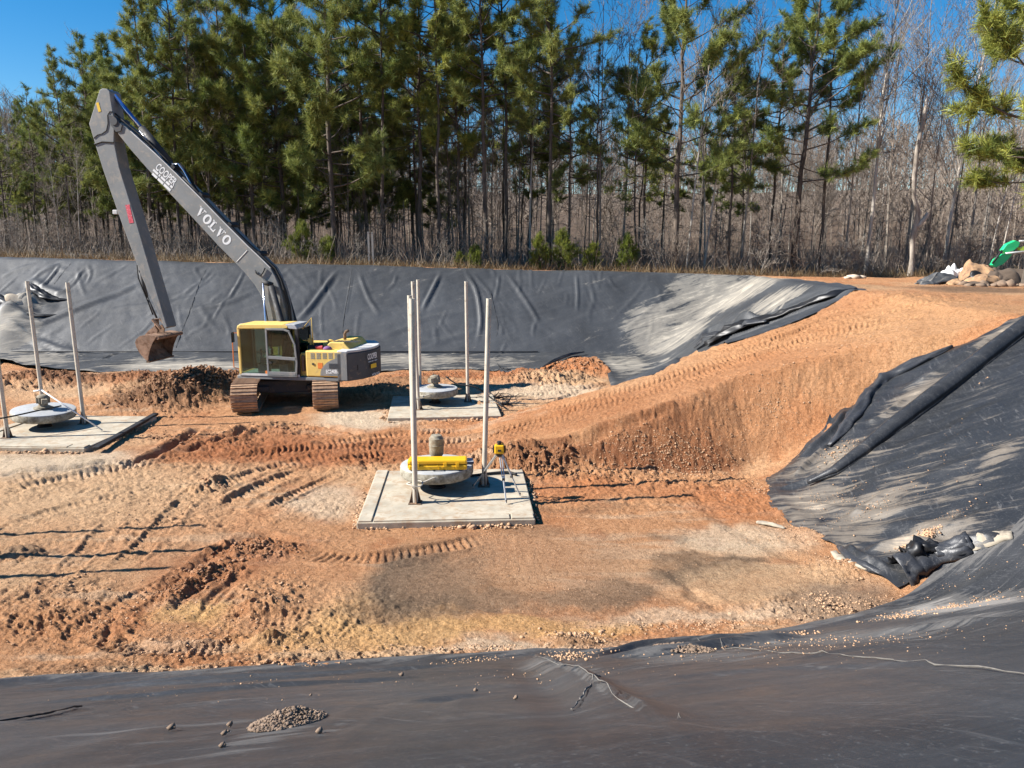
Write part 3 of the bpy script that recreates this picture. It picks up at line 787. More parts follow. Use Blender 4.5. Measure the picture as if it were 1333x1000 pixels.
_NEAR = [
    (W((420, 960), (560, 985), (640, 1010)), 0.05, 0.02), (W((380, 1000), (500, 950), (640, 915)), 0.05, 0.012), (W((900, 905), (1100, 900), (1333, 915)), 0.06, 0.014), (W((1000, 870), (1150, 850), (1333, 850)), 0.06, 0.02),
    (W((690, 862), (745, 890), (800, 930), (880, 1010)), 0.13, 0.06), (W((0, 950), (60, 940), (108, 926)), 0.06, 0.012), (W((0, 905), (200, 893), (420, 880), (640, 868)), 0.10, 0.04),
    (W((100, 900), (300, 890), (520, 875)), 0.06, 0.03), (W((0, 922), (300, 905), (620, 882)), 0.07, 0.03), (W((50, 985), (400, 940), (700, 900)), 0.06, 0.02), (W((760, 862), (900, 850), (1060, 830)), 0.12, 0.10),
    (W((750, 860), (820, 848), (900, 840), (1000, 832)), 0.06, 0.06), (W((800, 900), (1000, 880), (1333, 870)), 0.08, 0.02), (W((1100, 835), (1200, 822), (1333, 810)), 0.10, 0.05), (W((1180, 800), (1260, 770), (1333, 740)), 0.16, 0.05),
]
def near_relief(x, y, sd):
    z = 0.03*fbm(x*0.7, y*0.7, 301, 3)+0.010*fbm(x*2.0, y*5.0, 302, 3)+0.004*fbm(x*7, y*9, 303, 2)
    for pts, w, h in _NEAR: fold(x, y, z, pts, w, h)
    d, s, tot, side = line_sd(x, y, W((695, 858), (745, 890), (800, 930), (880, 1010), (960, 1080)))
    z += 0.03*sstep(0.3, 0.0, d)*(side < 0)
    z += 0.05*sstep(0.35, 0.0, -sd)
    return z
def near_dust(x, y, z, sd):
    f = 0.04+0.14*fbm(x*0.4, y*0.8, 320, 3)
    f = np.maximum(f, 0.35*sstep(0.5, 0.0, -sd))
    for px, py, hw, hh, s in ((900, 858, 110, 14, 0.35), (1080, 835, 160, 12, 0.45), (1250, 795, 100, 9, 0.85), (1240, 812, 90, 10, 0.4), (380, 955, 50, 12, 0.4), (720, 872, 60, 14, 0.35), (1200, 770, 20, 6, 0.2), (300, 960, 200, 40, 0.16)):
        cx, cy, rx, ry = px_ellipse(px, py, hw, hh)
        q = np.sqrt(((x-cx)/rx)**2+((y-cy)/max(ry, 0.1))**2)
        f = np.maximum(f, s*sstep(1.5, 0.3, q))
    for L, w, s in ((W((690, 862), (745, 888), (800, 926), (880, 1005)), 0.05, 0.4),                     (W((380, 950), (560, 985)), 0.03, 0.3), (W((930, 880), (1100, 878), (1300, 885)), 0.04, 0.3)):
        d, _, _, _ = line_sd(x, y, smooth_line(L, 3))
        f = np.maximum(f, s*np.exp(-(d/w)**2))
    return f
near = sheet('pit_liner', NEAR_LINER, lambda: np.concatenate([np.linspace(-20, -8.2, 30), np.linspace(-8, 8.5, 560), np.linspace(8.7, 15.6, 20)]),
             lambda: np.concatenate([np.linspace(-4.1, 3.8, 12), np.linspace(4.0, 11.0, 240), np.linspace(11.1, 12.3, 10)]), 0.04, near_relief, near_dust, M_LN)
tag(near, 'flat dark liner sheet over the near bank across the foreground', 'pit liner')
# ------------------------------------------------------------------ materials of the equipment
M_CONC = plain('concrete', (0.47, 0.41, 0.31), 0.9, var=0.3, dirt=(0.36, 0.25, 0.155), dirt_amt=0.42, scale=1.9, bmp=0.25)
M_CONC2 = plain('float_shell', (0.42, 0.39, 0.31), 0.7, var=0.3, dirt=(0.17, 0.145, 0.10), dirt_amt=0.6, scale=3.5, bmp=0.1)
M_DISC_TOP = plain('float_top', (0.42, 0.43, 0.43), 0.5, var=0.15, dirt=(0.34, 0.30, 0.25), dirt_amt=0.25, scale=2.5)
M_POST = plain('galvanised_post', (0.58, 0.52, 0.42), 0.5, 0.25, var=0.2, dirt=(0.25, 0.19, 0.12), dirt_amt=0.2, scale=2.0)
M_RUSTY = plain('rusty_steel', (0.16, 0.10, 0.065), 0.8, 0.2, var=0.5, dirt=(0.30, 0.19, 0.11), dirt_amt=0.5, scale=4.0, bmp=0.3)
M_BLACK = plain('black_paint', (0.018, 0.018, 0.02), 0.5, var=0.3, dirt=(0.14, 0.10, 0.07), dirt_amt=0.1, scale=4.0)
M_RUBBER = plain('black_rubber', (0.012, 0.012, 0.012), 0.75, var=0.3)
M_CASEY = plain('yellow_plastic', (0.82, 0.46, 0.015), 0.4, var=0.06, scale=4.0)
M_ALU = plain('aluminium', (0.62, 0.62, 0.60), 0.38, 0.7, var=0.15)
M_PUMP = plain('muddy_motor', (0.30, 0.27, 0.20), 0.75, var=0.35, dirt=(0.20, 0.15, 0.10), dirt_amt=0.5, scale=6.0, bmp=0.4)
M_ROPE = plain('dirty_rope', (0.55, 0.50, 0.42), 0.9, var=0.2)
M_WHITE = plain('white_paint', (0.78, 0.78, 0.76), 0.5, var=0.06)

# ------------------------------------------------------------------ concrete pads with three posts and a floating aerator each
def pad(cx, cy, rz, sx, sy, label, joints=True):
    r = empty('concrete_pad', (cx, cy, 0), rz)
    tag(r, label, 'concrete pad', 'concrete pads on the pit floor')
    m = MB()
    m.box((-sx/2, -sy/2, -0.25), (sx/2, sy/2, 0.09))
    o = m.build('slab', M_CONC, r, bevel=0.02)
    if joints:   # raised strips along the edge
        for k, (a, b) in enumerate((((-sx/2+0.03, -sy/2+0.03), (-sx/2+0.28, sy/2-0.03)), ((-sx/2+0.32, -sy/2+0.03), (sx/2-0.5, -sy/2+0.30)), ((sx/2-0.46, -sy/2+0.03), (sx/2-0.03, -sy/2+0.30)))):
            m = MB(); m.box((a[0], a[1], 0.085), (b[0], b[1], 0.118)); m.build('border_strip', M_CONC, r, bevel=0.008)
    return r

POST_ME = {}
def post(x, y, top, label, lean=(0, 0), z0=0.09):
    r = empty('steel_post', (x, y, z0))
    tag(r, label, 'steel post', 'steel posts standing on the concrete pads')
    h = top-z0
    dx, dy = lean
    M = Matrix(((1, 0, dx/h, 0), (0, 1, dy/h, 0), (0, 0, 1, 0), (0, 0, 0, 1)))
    m = MB()
    prof = [(0.055, 0.0), (0.055, h), (0.047, h), (0.047, h-0.25)]
    m.lathe(prof, n=14, M=M); o = m.build('tube', M_POST, r, auto=True)
    m = MB(); m.box((-0.13, -0.13, -0.005), (0.13, 0.13, 0.018)); m.build('base_plate', M_RUSTY, r)
    for k in range(4):
        a = k*math.pi/2+0.35
        Mr = Matrix.Rotation(a, 4, 'Z')
        m = MB(); m.prism([(0.057, 0.018), (0.125, 0.018), (0.06, 0.30)], -0.008, 0.008, Mr); m.build('gusset', M_RUSTY, r)
    return r

def aerator(x, y, rz, tilt, label, motor, z=0.36, R=0.80):
    r = empty('floating_aerator', (x, y, z), rz)
    r.rotation_euler = (tilt[0], tilt[1], rz)
    tag(r, label, 'aerator', 'floating aerators hung between posts over the pads')
    m = MB(); m.lathe([(R-0.10, 0.0), (R-0.03, 0.02), (R, 0.07), (R, 0.21), (R-0.015, 0.235)], n=56)
    m.build('float_ring', M_CONC2, r, auto=True)
    m = MB(); m.lathe([(R-0.012, 0.236), (R-0.02, 0.25), (R-0.07, 0.262), (0.30, 0.27)], n=56)
    m.build('float_top', M_DISC_TOP, r, auto=True)
    m = MB(); m.lathe([(0.16, -0.34), (0.19, -0.30), (0.19, -0.22), (0.13, -0.20), (0.13, 0.0)], n=24)
    m.build('intake', M_BLACK, r, auto=True)
    m = MB(); m.lathe([(0.26, 0.271), (0.26, 0.30), (0.17, 0.32), (0.15, 0.33)], n=24)
    m.build('motor_flange', M_BLACK if motor == 'pipe' else M_PUMP, r, auto=True)
    if motor == 'pipe':
        m = MB(); m.lathe([(0.085, 0.33), (0.10, 0.40), (0.155, 0.48), (0.16, 0.66), (0.168, 0.665), (0.168, 0.69), (0.16, 0.695), (0.16, 0.83), (0.125, 0.87), (0.118, 0.90), (0.06, 0.91)], n=26)
        m.build('motor', M_PUMP, r, auto=True)
    else:
        m = MB(); m.lathe([(0.20, 0.33), (0.13, 0.36), (0.115, 0.42), (0.15, 0.44), (0.16, 0.62), (0.13, 0.66), (0.07, 0.68)], n=18)
        o = m.build('motor', M_PUMP, r, auto=True)
        for k in range(10):
            a = k*0.628
            m = MB(); m.box((0.15, -0.008, 0.44), (0.185, 0.008, 0.62), Matrix.Rotation(a, 4, 'Z')); m.build('cooling_fin', M_PUMP, o)
        m = MB(); m.box((-0.30, -0.09, 0.46), (-0.14, 0.06, 0.60)); m.build('junction_box', M_PUMP, r, bevel=0.01)
    return r

def ring(x, y, z, R, r_, label, rz=0):
    m = MB(); pts = [(R*math.cos(t), R*math.sin(t), 0.02*math.sin(2*t)) for t in np.linspace(0, 2*math.pi, 22)]
    m.tube(pts, r_, 6, caps=False)
    return m

def cable(name, pts, r, mat, label, cat, group=None, n=6):
    P = [Vector(p) for p in pts]
    out = []
    for i in range(len(P)-1):
        p0 = P[max(i-1, 0)]; p1 = P[i]; p2 = P[i+1]; p3 = P[min(i+2, len(P)-1)]
        for k in range(5):
            t = k/5
            out.append(0.5*((2*p1)+(p2-p0)*t+(2*p0-5*p1+4*p2-p3)*t*t+(3*p1-p0-3*p2+p3)*t**3))
    out.append(P[-1])
    m = MB(); m.tube(out, r, n)
    o = m.build(name, mat, smooth=True)
    tag(o, label, cat, group)
    return o

# near unit
pad(-1.37, 15.82, math.radians(3.5), 3.45, 3.42, 'pale concrete pad in the middle of the pit floor under the yellow case and tripod')
post(-2.0, 15.17, 4.30, 'front steel post left of the yellow case, standing on the nearest pad', (0.03, 0))
post(-2.24, 16.95, 4.24, 'steel post rising from behind the yellow case, rear left corner of the nearest pad', (-0.01, 0))
post(-0.62, 16.3, 4.22, 'steel post between the yellow case and the tripod on the nearest pad', (0.13, 0))
NEAR_AER = aerator(-1.65, 16.24, 0.2, (0, 0), 'round concrete grey aerator float carrying the yellow case', 'pipe')
# far middle unit
pad(-2.25, 24.8, math.radians(6), 3.5, 3.4, 'concrete pad behind the ramp foot, right of the excavator', False)
post(-3.0, 24.15, 4.18, 'front left steel post of the pad right of the excavator', (-0.10, 0))
post(-3.15, 25.9, 4.15, 'rear left steel post of the pad right of the excavator, hidden behind its neighbour', (0.0, 0))
post(-1.49, 25.4, 4.12, 'right hand steel post of the pad right of the excavator', (-0.02, 0))
aerator(-2.57, 25.16, 1.0, (0, 0), 'white topped aerator float right of the excavator', 'motor', R=0.76)
# left unit
pad(-12.95, 21.4, math.radians(-3), 3.75, 3.75, 'concrete pad at the left edge with a black bar along its side')
post(-12.7, 22.2, 4.25, 'right hand steel post of the left pad, beside the slanting white rod', (-0.06, 0.0))
post(-13.9, 20.55, 4.30, 'front steel post of the left pad, at the very left edge', (-0.04, 0))
post(-14.35, 23.0, 4.25, 'steel post rising behind the muddy motor of the left aerator', (-0.06, 0))
aerator(-13.65, 21.85, 2.2, (math.radians(2), math.radians(-3.5), 0), 'tilted white topped aerator float over the left pad', 'motor', R=0.84)
# unit beyond the left edge of the picture; its posts throw the three long shadows
pad(-11.6, 12.3, math.radians(2), 3.45, 3.4, 'concrete pad just outside the left edge of the picture', True)
post(-11.9, 13.4, 4.30, 'rear steel post of the pad just outside the left edge')
post(-11.0, 12.33, 4.30, 'right hand steel post of the pad just outside the left edge')
post(-11.7, 11.47, 4.30, 'front steel post of the pad just outside the left edge')
aerator(-11.75, 12.4, 0.7, (0, 0), 'aerator float on the pad just outside the left edge', 'motor')

# black bar on the left pad's right side, white rod, front rail
m = MB(); m.box((-0.09, -2.0, 0), (0.09, 2.05, 0.08)); o = m.build('rubber_bar', M_BLACK, bevel=0.02)
o.location = (-11.0, 21.4, 0.06); o.rotation_euler = (0, 0, math.radians(4))
tag(o, 'thick black bar lying along the right edge of the left pad', 'bar')
a = at_depth(54, 508, 21.0); b = on_land(134, 567)
m = MB(); m.tube([a, (b[0], b[1], 0.12)], 0.022, 8)
m.tube([a, (a[0]-0.22, a[1], a[2]-0.03)], 0.022, 8)
o = m.build('white_rod', M_WHITE, smooth=True); tag(o, 'slanting white rod from the left motor down to its pad', 'rod')
cable('mooring_line', [(-14.6, 20.2, 0.62), (-13.9, 20.5, 0.66), (-13.2, 21.2, 0.75), (-12.9, 21.5, 0.78)], 0.022, M_RUBBER, 'black line tied from the front left post to the left aerator', 'cable', 'mooring lines tied to the posts')

# clamps and mooring lines of the near unit
for (x, y, z, lab) in ((-2.0, 15.17, 0.50, 'wire loop and line tied round the front post of the nearest pad'), (-3.0, 24.15, 0.50, 'wire loop and line tied round the front post of the pad right of the excavator')):
    m = ring(x, y, z, 0.16, 0.012, lab)
    m.tube([(0.14, 0.05, 0), (0.35, 0.25, 0.04), (0.62, 0.42, 0.07)], 0.016, 6)
    m.tube([(-0.1, 0.1, 0), (-0.2, 0.26, -0.08), (-0.1, 0.4, -0.1)], 0.012, 6)
    o = m.build('wire_loop', M_ROPE, smooth=True); o.location = (x, y, z)
    tag(o, lab, 'wire loop', 'wire loops on the posts')
cable('power_cable', [(-0.95, 16.9, 0.13), (-0.5, 17.1, 0.13), (-0.1, 17.15, 0.14), (0.1, 17.0, 0.13)], 0.03, M_RUBBER, 'thick black cable lying at the back of the nearest pad', 'cable')
cable('power_cable', [(-2.2, 25.2, 0.98), (-1.8, 25.1, 0.74), (-1.2, 25.0, 0.66), (-0.7, 25.0, 0.30), (-0.3, 24.6, 0.10)], 0.025, M_RUBBER, 'black cable running off the aerator right of the excavator', 'cable')

# yellow case
def case():
    r = empty('tool_case', (-1.58, 15.84, 0.633), math.radians(2))
    tag(r, 'long yellow plastic case lying on the nearest aerator float', 'case')
    L, Wd, Hh = 0.62, 0.17, 0.115
    m = MB(); m.box((-L, -Wd, 0), (L, Wd, Hh)); m.build('case_bottom', M_CASEY, r, bevel=0.03)
    m = MB(); m.box((-L, -Wd, Hh+0.006), (L, Wd, 0.225)); m.build('case_lid', M_CASEY, r, bevel=0.035)
    m = MB(); m.tube([(-0.22, -Wd-0.005, 0.10), (-0.22, -Wd-0.05, 0.10), (0.0, -Wd-0.05, 0.10), (0.0, -Wd-0.005, 0.10)], 0.014, 6); m.build('handle', M_CASEY, r)
    for x in (-0.42, 0.16, 0.42):
        m = MB(); m.box((x-0.035, -Wd-0.018, 0.07), (x+0.035, -Wd+0.002, 0.165)); m.build('latch', M_CASEY, r, bevel=0.006)
    for k in range(7):
        x = 0.02+0.075*k
        m = MB(); m.box((x, -Wd-0.009, 0.02), (x+0.02, -Wd+0.002, 0.085)); m.build('rib', M_CASEY, r)
    m = MB(); m.box((-L-0.02, -Wd+0.05, 0.04), (-L+0.002, Wd-0.05, 0.19)); m.build('end_panel', M_CASEY, r, bevel=0.01)
    return r
case()
M_BLUE = plain('navy_card', (0.03, 0.045, 0.10), 0.4, var=0.1)
r = empty('label_card', (-0.98, 16.30, 0.632), math.radians(8))
tag(r, 'navy and white striped card box on the float right of the yellow case', 'card box')
m = MB(); m.box((-0.13, -0.16, 0), (0.13, 0.16, 0.05)); m.build('card', M_BLUE, r, bevel=0.006)
for y0 in (-0.145, 0.02):
    m = MB(); m.box((-0.12, y0, 0.048), (0.12, y0+0.06, 0.056)); m.build('white_stripe', M_WHITE, r)

# laser level on its tripod
def tripod():
    top = at_depth(650, 592, 15.6)
    r = empty('laser_level_tripod', (top.x, top.y, 0.12))
    tag(r, 'surveying laser level with yellow head on an aluminium tripod', 'tripod')
    hz = top.z-0.12
    feet = [on_land(616, 643), on_land(659, 664), on_land(677, 654)]
    for k, f in enumerate(feet):
        fx, fy = f[0]-top.x, f[1]-top.y
        m = MB()
        a = Vector((0.06*math.copysign(1, fx)*min(1, abs(fx)*3), 0, hz)); b = Vector((fx, fy, 0.0)); c = a.lerp(b, 0.52)
        side = (b-a).cross(Vector((0, 0, 1))).normalized()*0.022
        m.tube([a+side, c+side], 0.014, 6); m.tube([a-side, c-side], 0.014, 6)
        lg = m.build('leg', M_ALU, r)
        m = MB(); m.tube([a.lerp(b, 0.45), b], 0.017, 6); m.build('lower_leg', M_ALU, lg)
        m = MB(); m.box((-0.03, -0.025, -0.03), (0.03, 0.025, 0.03)); o = m.build('clamp', M_BLACK, lg); o.location = c
        m = MB(); m.tube([b+Vector((0, 0, 0.06)), b], [0.02, 0.006], 6); m.build('foot_spike', M_BLACK, lg)
    m = MB(); m.lathe([(0.05, hz-0.04), (0.075, hz), (0.075, hz+0.02), (0.03, hz+0.03)], n=16); m.build('tripod_head', M_BLACK, r)
    m = MB(); m.box((-0.10, -0.09, hz+0.03), (0.10, 0.09, hz+0.22)); lv = m.build('level_body', M_CASEY, r, bevel=0.025)
    m = MB(); m.box((-0.135, -0.05, hz+0.05), (-0.098, 0.05, hz+0.19)); m.build('grip', M_BLACK, r, bevel=0.008)
    m = MB(); m.box((0.098, -0.05, hz+0.05), (0.135, 0.05, hz+0.19)); m.build('grip', M_BLACK, r, bevel=0.008)
    m = MB(); m.lathe([(0.05, hz+0.215), (0.05, hz+0.225), (0.042, hz+0.215), (0.042, hz+0.26), (0.05, hz+0.265), (0.05, hz+0.285), (0.02, hz+0.30)], n=16); m.build('rotor_head', M_BLACK, r)
    m = MB(); m.box((-0.03, -0.096, hz+0.09), (0.04, -0.089, hz+0.13)); m.build('keypad', M_BLACK, r)
tripod()
# ------------------------------------------------------------------ the long reach excavator
M_EY = plain('excavator_yellow', (0.76, 0.52, 0.14), 0.42, var=0.08, dirt=(0.42, 0.28, 0.14), dirt_amt=0.18, scale=1.5)
M_EG = plain('excavator_grey', (0.205, 0.21, 0.205), 0.45, var=0.16, dirt=(0.33, 0.29, 0.24), dirt_amt=0.3, scale=1.6)
M_EGD = plain('excavator_dark_grey', (0.060, 0.062, 0.066), 0.5, var=0.15, dirt=(0.20, 0.15, 0.11), dirt_amt=0.2, scale=2.0)
M_EDGE = plain('scuffed_rim', (0.56, 0.55, 0.53), 0.7, var=0.2, scale=4.0)
M_SHOE = plain('muddy_track_shoe', (0.46, 0.28, 0.165), 0.85, 0.0, var=0.5, dirt=(0.46, 0.30, 0.18), dirt_amt=0.5, scale=6.0, bmp=0.5)
M_BUCKET = plain('bucket_steel', (0.34, 0.21, 0.135), 0.7, 0.1, var=0.35, dirt=(0.13, 0.065, 0.035), dirt_amt=0.45, scale=2.2, bmp=0.3)
M_ROD = plain('chrome_rod', (0.60, 0.66, 0.78), 0.22, 0.9, var=0.05)
M_BLUEROD = plain('blue_rod_guard', (0.03, 0.12, 0.42), 0.3, 0.3, var=0.1)
M_DECAL_Y = plain('yellow_decal', (0.80, 0.50, 0.02), 0.5, var=0.05)
M_DECAL_R = plain('red_decal', (0.62, 0.06, 0.09), 0.5, var=0.2, dirt=(0.7, 0.5, 0.5), dirt_amt=0.3, scale=9)
M_DECAL_O = plain('orange_decal', (0.80, 0.22, 0.04), 0.5, var=0.1)
M_GRILLE = plain('grille_grey', (0.30, 0.29, 0.24), 0.6, var=0.1)
M_SEAT = plain('seat_cloth', (0.10, 0.10, 0.105), 0.8, var=0.3)
M_LGREY = plain('console_grey', (0.42, 0.42, 0.42), 0.5, var=0.2, scale=8)
M_CAN = plain('red_can', (0.50, 0.05, 0.06), 0.5, var=0.15)
M_PURPLE = plain('purple_rag', (0.22, 0.10, 0.24), 0.9, var=0.2)
def glass(name, tint, alpha):
    m, nt, bs = mat_new(name)
    out = nt.nodes['Material Output']
    g = nd(nt, 'ShaderNodeBsdfGlossy', Roughness=0.04); g.inputs['Color'].default_value = (0.9, 0.95, 0.95, 1)
    t = nt.nodes.new('ShaderNodeBsdfTransparent'); t.inputs['Color'].default_value = (*tint, 1)
    f = nt.nodes.new('ShaderNodeFresnel'); f.inputs['IOR'].default_value = 1.5
    mx = nt.nodes.new('ShaderNodeMixShader')
    nt.links.new(f.outputs[0], mx.inputs[0]); nt.links.new(t.outputs[0], mx.inputs[1]); nt.links.new(g.outputs[0], mx.inputs[2])
    d = nt.nodes.new('ShaderNodeBsdfDiffuse'); d.inputs['Color'].default_value = (0.30, 0.36, 0.33, 1)
    mx2 = nt.nodes.new('ShaderNodeMixShader'); mx2.inputs[0].default_value = alpha
    nt.links.new(mx.outputs[0], mx2.inputs[1]); nt.links.new(d.outputs[0], mx2.inputs[2])
    nt.links.new(mx2.outputs[0], out.inputs['Surface'])
    return m
M_GLASS = glass('cab_glass', (0.60, 0.70, 0.66), 0.0)

EC = Vector((-7.7, 26.2, 0.03)); ETH = math.radians(171)
EF = Vector((math.cos(ETH), math.sin(ETH), 0)); ELF = Vector((-math.sin(ETH), math.cos(ETH), 0))
def EP(px, py, y0=0.0):
    """machine coordinates (forward, up) of a place in the photograph on the plane y = y0"""
    d = Vector(ray(px, py)); o = Vector((0, 0, CAMZ))
    t = (y0-(o-EC).dot(ELF))/d.dot(ELF)
    p = o+d*t-EC
    return (p.dot(EF), p.z)
def EPL(pts, y0=0.0): return [EP(a, b, y0) for a, b in pts]
EX = empty('excavator', EC, ETH)
tag(EX, 'yellow and grey tracked excavator with a very long grey boom and arm', 'excavator')

# --- tracks
def tracks():
    L, H, Wd = 4.55, 0.93, 0.80
    r = H/2-0.03
    rot = math.radians(11.8)-ETH
    N = 46
    per = 2*(L-2*r)+2*math.pi*r
    def at(s):
        s = s % per; st = L-2*r
        if s < st: return Vector((0, -st/2+s, r*2+0.03)), 0.0
        s -= st
        if s < math.pi*r: a = s/r; return Vector((0, st/2+r*math.sin(a), r+0.03+r*math.cos(a))), a
        s -= math.pi*r
        if s < st: return Vector((0, st/2-s, 0.03)), math.pi
        s -= st
        a = s/r; return Vector((0, -st/2-r*math.sin(a), r+0.03-r*math.cos(a))), math.pi+a
    shoe = MB(); pw = per/N*0.47
    shoe.box((-Wd/2, -pw, -0.02), (Wd/2, pw, 0.012))
    shoe.box((-Wd/2, -pw, 0.012), (Wd/2, -pw+0.025, 0.045)); shoe.box((-Wd/2, pw*0.1, 0.012), (Wd/2, pw*0.1+0.02, 0.036))
    sme = shoe.mesh('track_shoe', M_SHOE)
    for s in (-1, 1):
        m = MB()
        m.box((-0.16, -L/2+r, 0.26), (0.16, L/2-r, 0.66))
        t = m.build('track', M_BLACK, EX, bevel=0.04)
        c = Matrix.Rotation(rot, 3, 'Z') @ Vector((s*1.25, 0, 0))
        t.location = c; t.rotation_euler = (0, 0, rot)
        for k in range(N):
            p, a = at(per*k/N)
            o = link('track_shoe', sme, t); o.location = p; o.rotation_euler = (-a, 0, 0)
        for yy, nm, rr in ((-L/2+r+0.02, 'idler_wheel', r-0.06), (L/2-r-0.02, 'sprocket', r-0.06)):
            m = MB(); m.lathe([(rr-0.05, -0.1), (rr, -0.09), (rr, 0.09), (rr-0.05, 0.1)], n=20, M=Matrix.Rotation(math.pi/2, 4, 'Y'))
            o = m.build(nm, M_SHOE, t); o.location = (0, yy, r+0.03)
        for k in range(7):
            m = MB(); m.lathe([(0.09, -0.15), (0.09, 0.15)], n=12, M=Matrix.Rotation(math.pi/2, 4, 'Y'))
            o = m.build('roller', M_RUSTY, t); o.location = (0, -1.45+0.48*k, 0.16)
    m = MB(); m.box((-0.95, -0.75, 0.35), (0.95, 0.75, 0.78)); m.box((-1.2, -0.9, 0.42), (-0.6, 0.9, 0.62)); m.box((0.6, -0.9, 0.42), (1.2, 0.9, 0.62))
    o = m.build('undercarriage', M_EGD, EX, bevel=0.05); o.rotation_euler = (0, 0, rot)
    m = MB(); m.lathe([(0.62, 0.78), (0.66, 0.80), (0.66, 0.90), (0.60, 0.92)], n=32); m.build('slew_ring', M_RUSTY, EX)
tracks()

# --- upper frame and rear body
m = MB()
m.box((-2.45, -1.38, 0.90), (1.20, 1.36, 1.03))
m.build('deck', M_EG, EX, bevel=0.03)
# yellow engine side panel (left side) with its arched lower grey cover
X0, Z0 = EP(397, 457, 1.37); X1, Z1 = EP(447, 488, 1.37)
m = MB(); m.box((X1, 1.16, 1.04), (X0, 1.37, 1.90)); m.build('side_panel', M_EY, EX, bevel=0.045)
arc = []
ax, az = EP(417, 489, 1.38); bx, bz = EP(446.5, 466, 1.38)
for k in range(9):
    t = k/8*math.pi/2
    arc.append((bx+(ax-bx)*math.cos(t), az+(bz-az)*math.sin(t)))
m = MB(); m.prism([(bx, az)]+arc, 1.372, 1.392); m.build('arched_cover', M_EG, EX)
gx0, gz0 = EP(428, 473, 1.395); gx1, gz1 = EP(442, 480, 1.395)
for k in range(5):
    m = MB(); zz = gz1+(gz0-gz1)*(k+0.1)/5; m.box((gx1, 1.392, zz), (gx0, 1.402, zz+abs(gz0-gz1)*0.13)); m.build('louvre', M_EGD, EX)
for k in range(5):
    a = EP(404+7.8*k, 459.3, 1.37); b = EP(409.8+7.8*k, 467.5, 1.37)
    m = MB()
    for i in range(4):
        for j in range(3):
            xa = a[0]+(b[0]-a[0])*(i+0.08)/4; xb = a[0]+(b[0]-a[0])*(i+0.82)/4
            za = b[1]+(a[1]-b[1])*(j+0.1)/3; zb = b[1]+(a[1]-b[1])*(j+0.85)/3
            m.box((xb, 1.371, za), (xa, 1.376, zb))
    m.build('grille', M_GRILLE, EX)
a = EP(413.5, 472.5, 1.376); b = EP(420, 480, 1.376)
m = MB(); m.box((b[0], 1.371, b[1]), (a[0], 1.377, a[1])); m.build('sticker', M_DECAL_O, EX)
a = EP(407.5, 474, 1.376)
m = MB(); m.box((a[0]-0.03, 1.372, a[1]-0.03), (a[0]+0.03, 1.39, a[1]+0.03)); m.build('lock', M_BLACK, EX)
# right side tanks and the top of the machine
m = MB(); m.box((-2.3, -1.37, 1.03), (0.95, -0.45, 1.88)); m.build('right_housing', M_EY, EX, bevel=0.05)
m = MB(); m.box((-2.3, -0.44, 1.03), (-0.7, 1.155, 1.80)); m.build('engine_bay', M_EGD, EX, bevel=0.04)
# recess between the cab and the panel
m = MB(); m.box((-1.17, 0.45, 1.03), (-1.0, 1.22, 1.80)); m.build('bulkhead', M_EY, EX, bevel=0.02)
m = MB(); m.box((-1.14, 1.20, 1.20), (-1.05, 1.30, 1.72)); m.build('air_intake', M_RUSTY, EX, bevel=0.02)
# raised yellow hood with rows of holes, its sloping rear end
hp = EPL([(421, 452), (431, 441.6), (468, 441.6), (449, 452.5)], 0.85)
m = MB(); hx0, hx1 = hp[0][0], -2.50
m.prism([(hx0, 1.86), (hx0-0.28, 2.14), (-2.40, 2.14), (-2.62, 1.90)], -0.75, 0.98)
m.build('hood', M_EY, EX, bevel=0.03)
# slots run along the sloping left face of the hood and on top
for r_ in range(3):
    for k in range(8):
        x = hx0-0.36-0.105*k-0.02*r_
        y = 0.84-0.15*r_
        m = MB(); m.box((x-0.075, y, 2.1405), (x, y+0.08, 2.15)); m.build('hood_slot', M_EGD, EX)
m = MB(); m.box((-2.3, 0.98, 1.80), (-1.25, 1.30, 1.915)); m.build('deck_cover', M_EY, EX, bevel=0.02)
# counterweight: rounded rear block, top rim lighter
def cw_plan(off=0.0):
    pts = [(-2.30, 1.40-off), (-2.66, 1.40-off)]
    for k in range(11):
        t = k/10; y = 1.32-2.64*t
        pts.append((-2.72-0.48*math.sin(math.pi*t)**0.8+off, y*(1-off*0.3)))
    pts += [(-2.66, -1.40+off), (-2.30, -1.40+off)]
    return pts
m = MB(); m.slab(cw_plan(), 0.93, 1.84); cwt = m.build('counterweight', M_EGD, EX, bevel=0.04, seg=3)
m = MB(); m.slab(cw_plan(0.03), 1.842, 1.925); m.build('rim', M_EDGE, cwt, bevel=0.03)
m = MB(); m.box((-2.64, 1.402, 0.96), (-2.44, 1.412, 1.86)); m.build('corner_panel', M_EG, cwt, bevel=0.004)
m = MB(); m.box((-2.90, 0.65, 1.22), (-2.80, 1.12, 1.46)); m.build('hand_hole', M_BLACK, cwt, bevel=0.05)

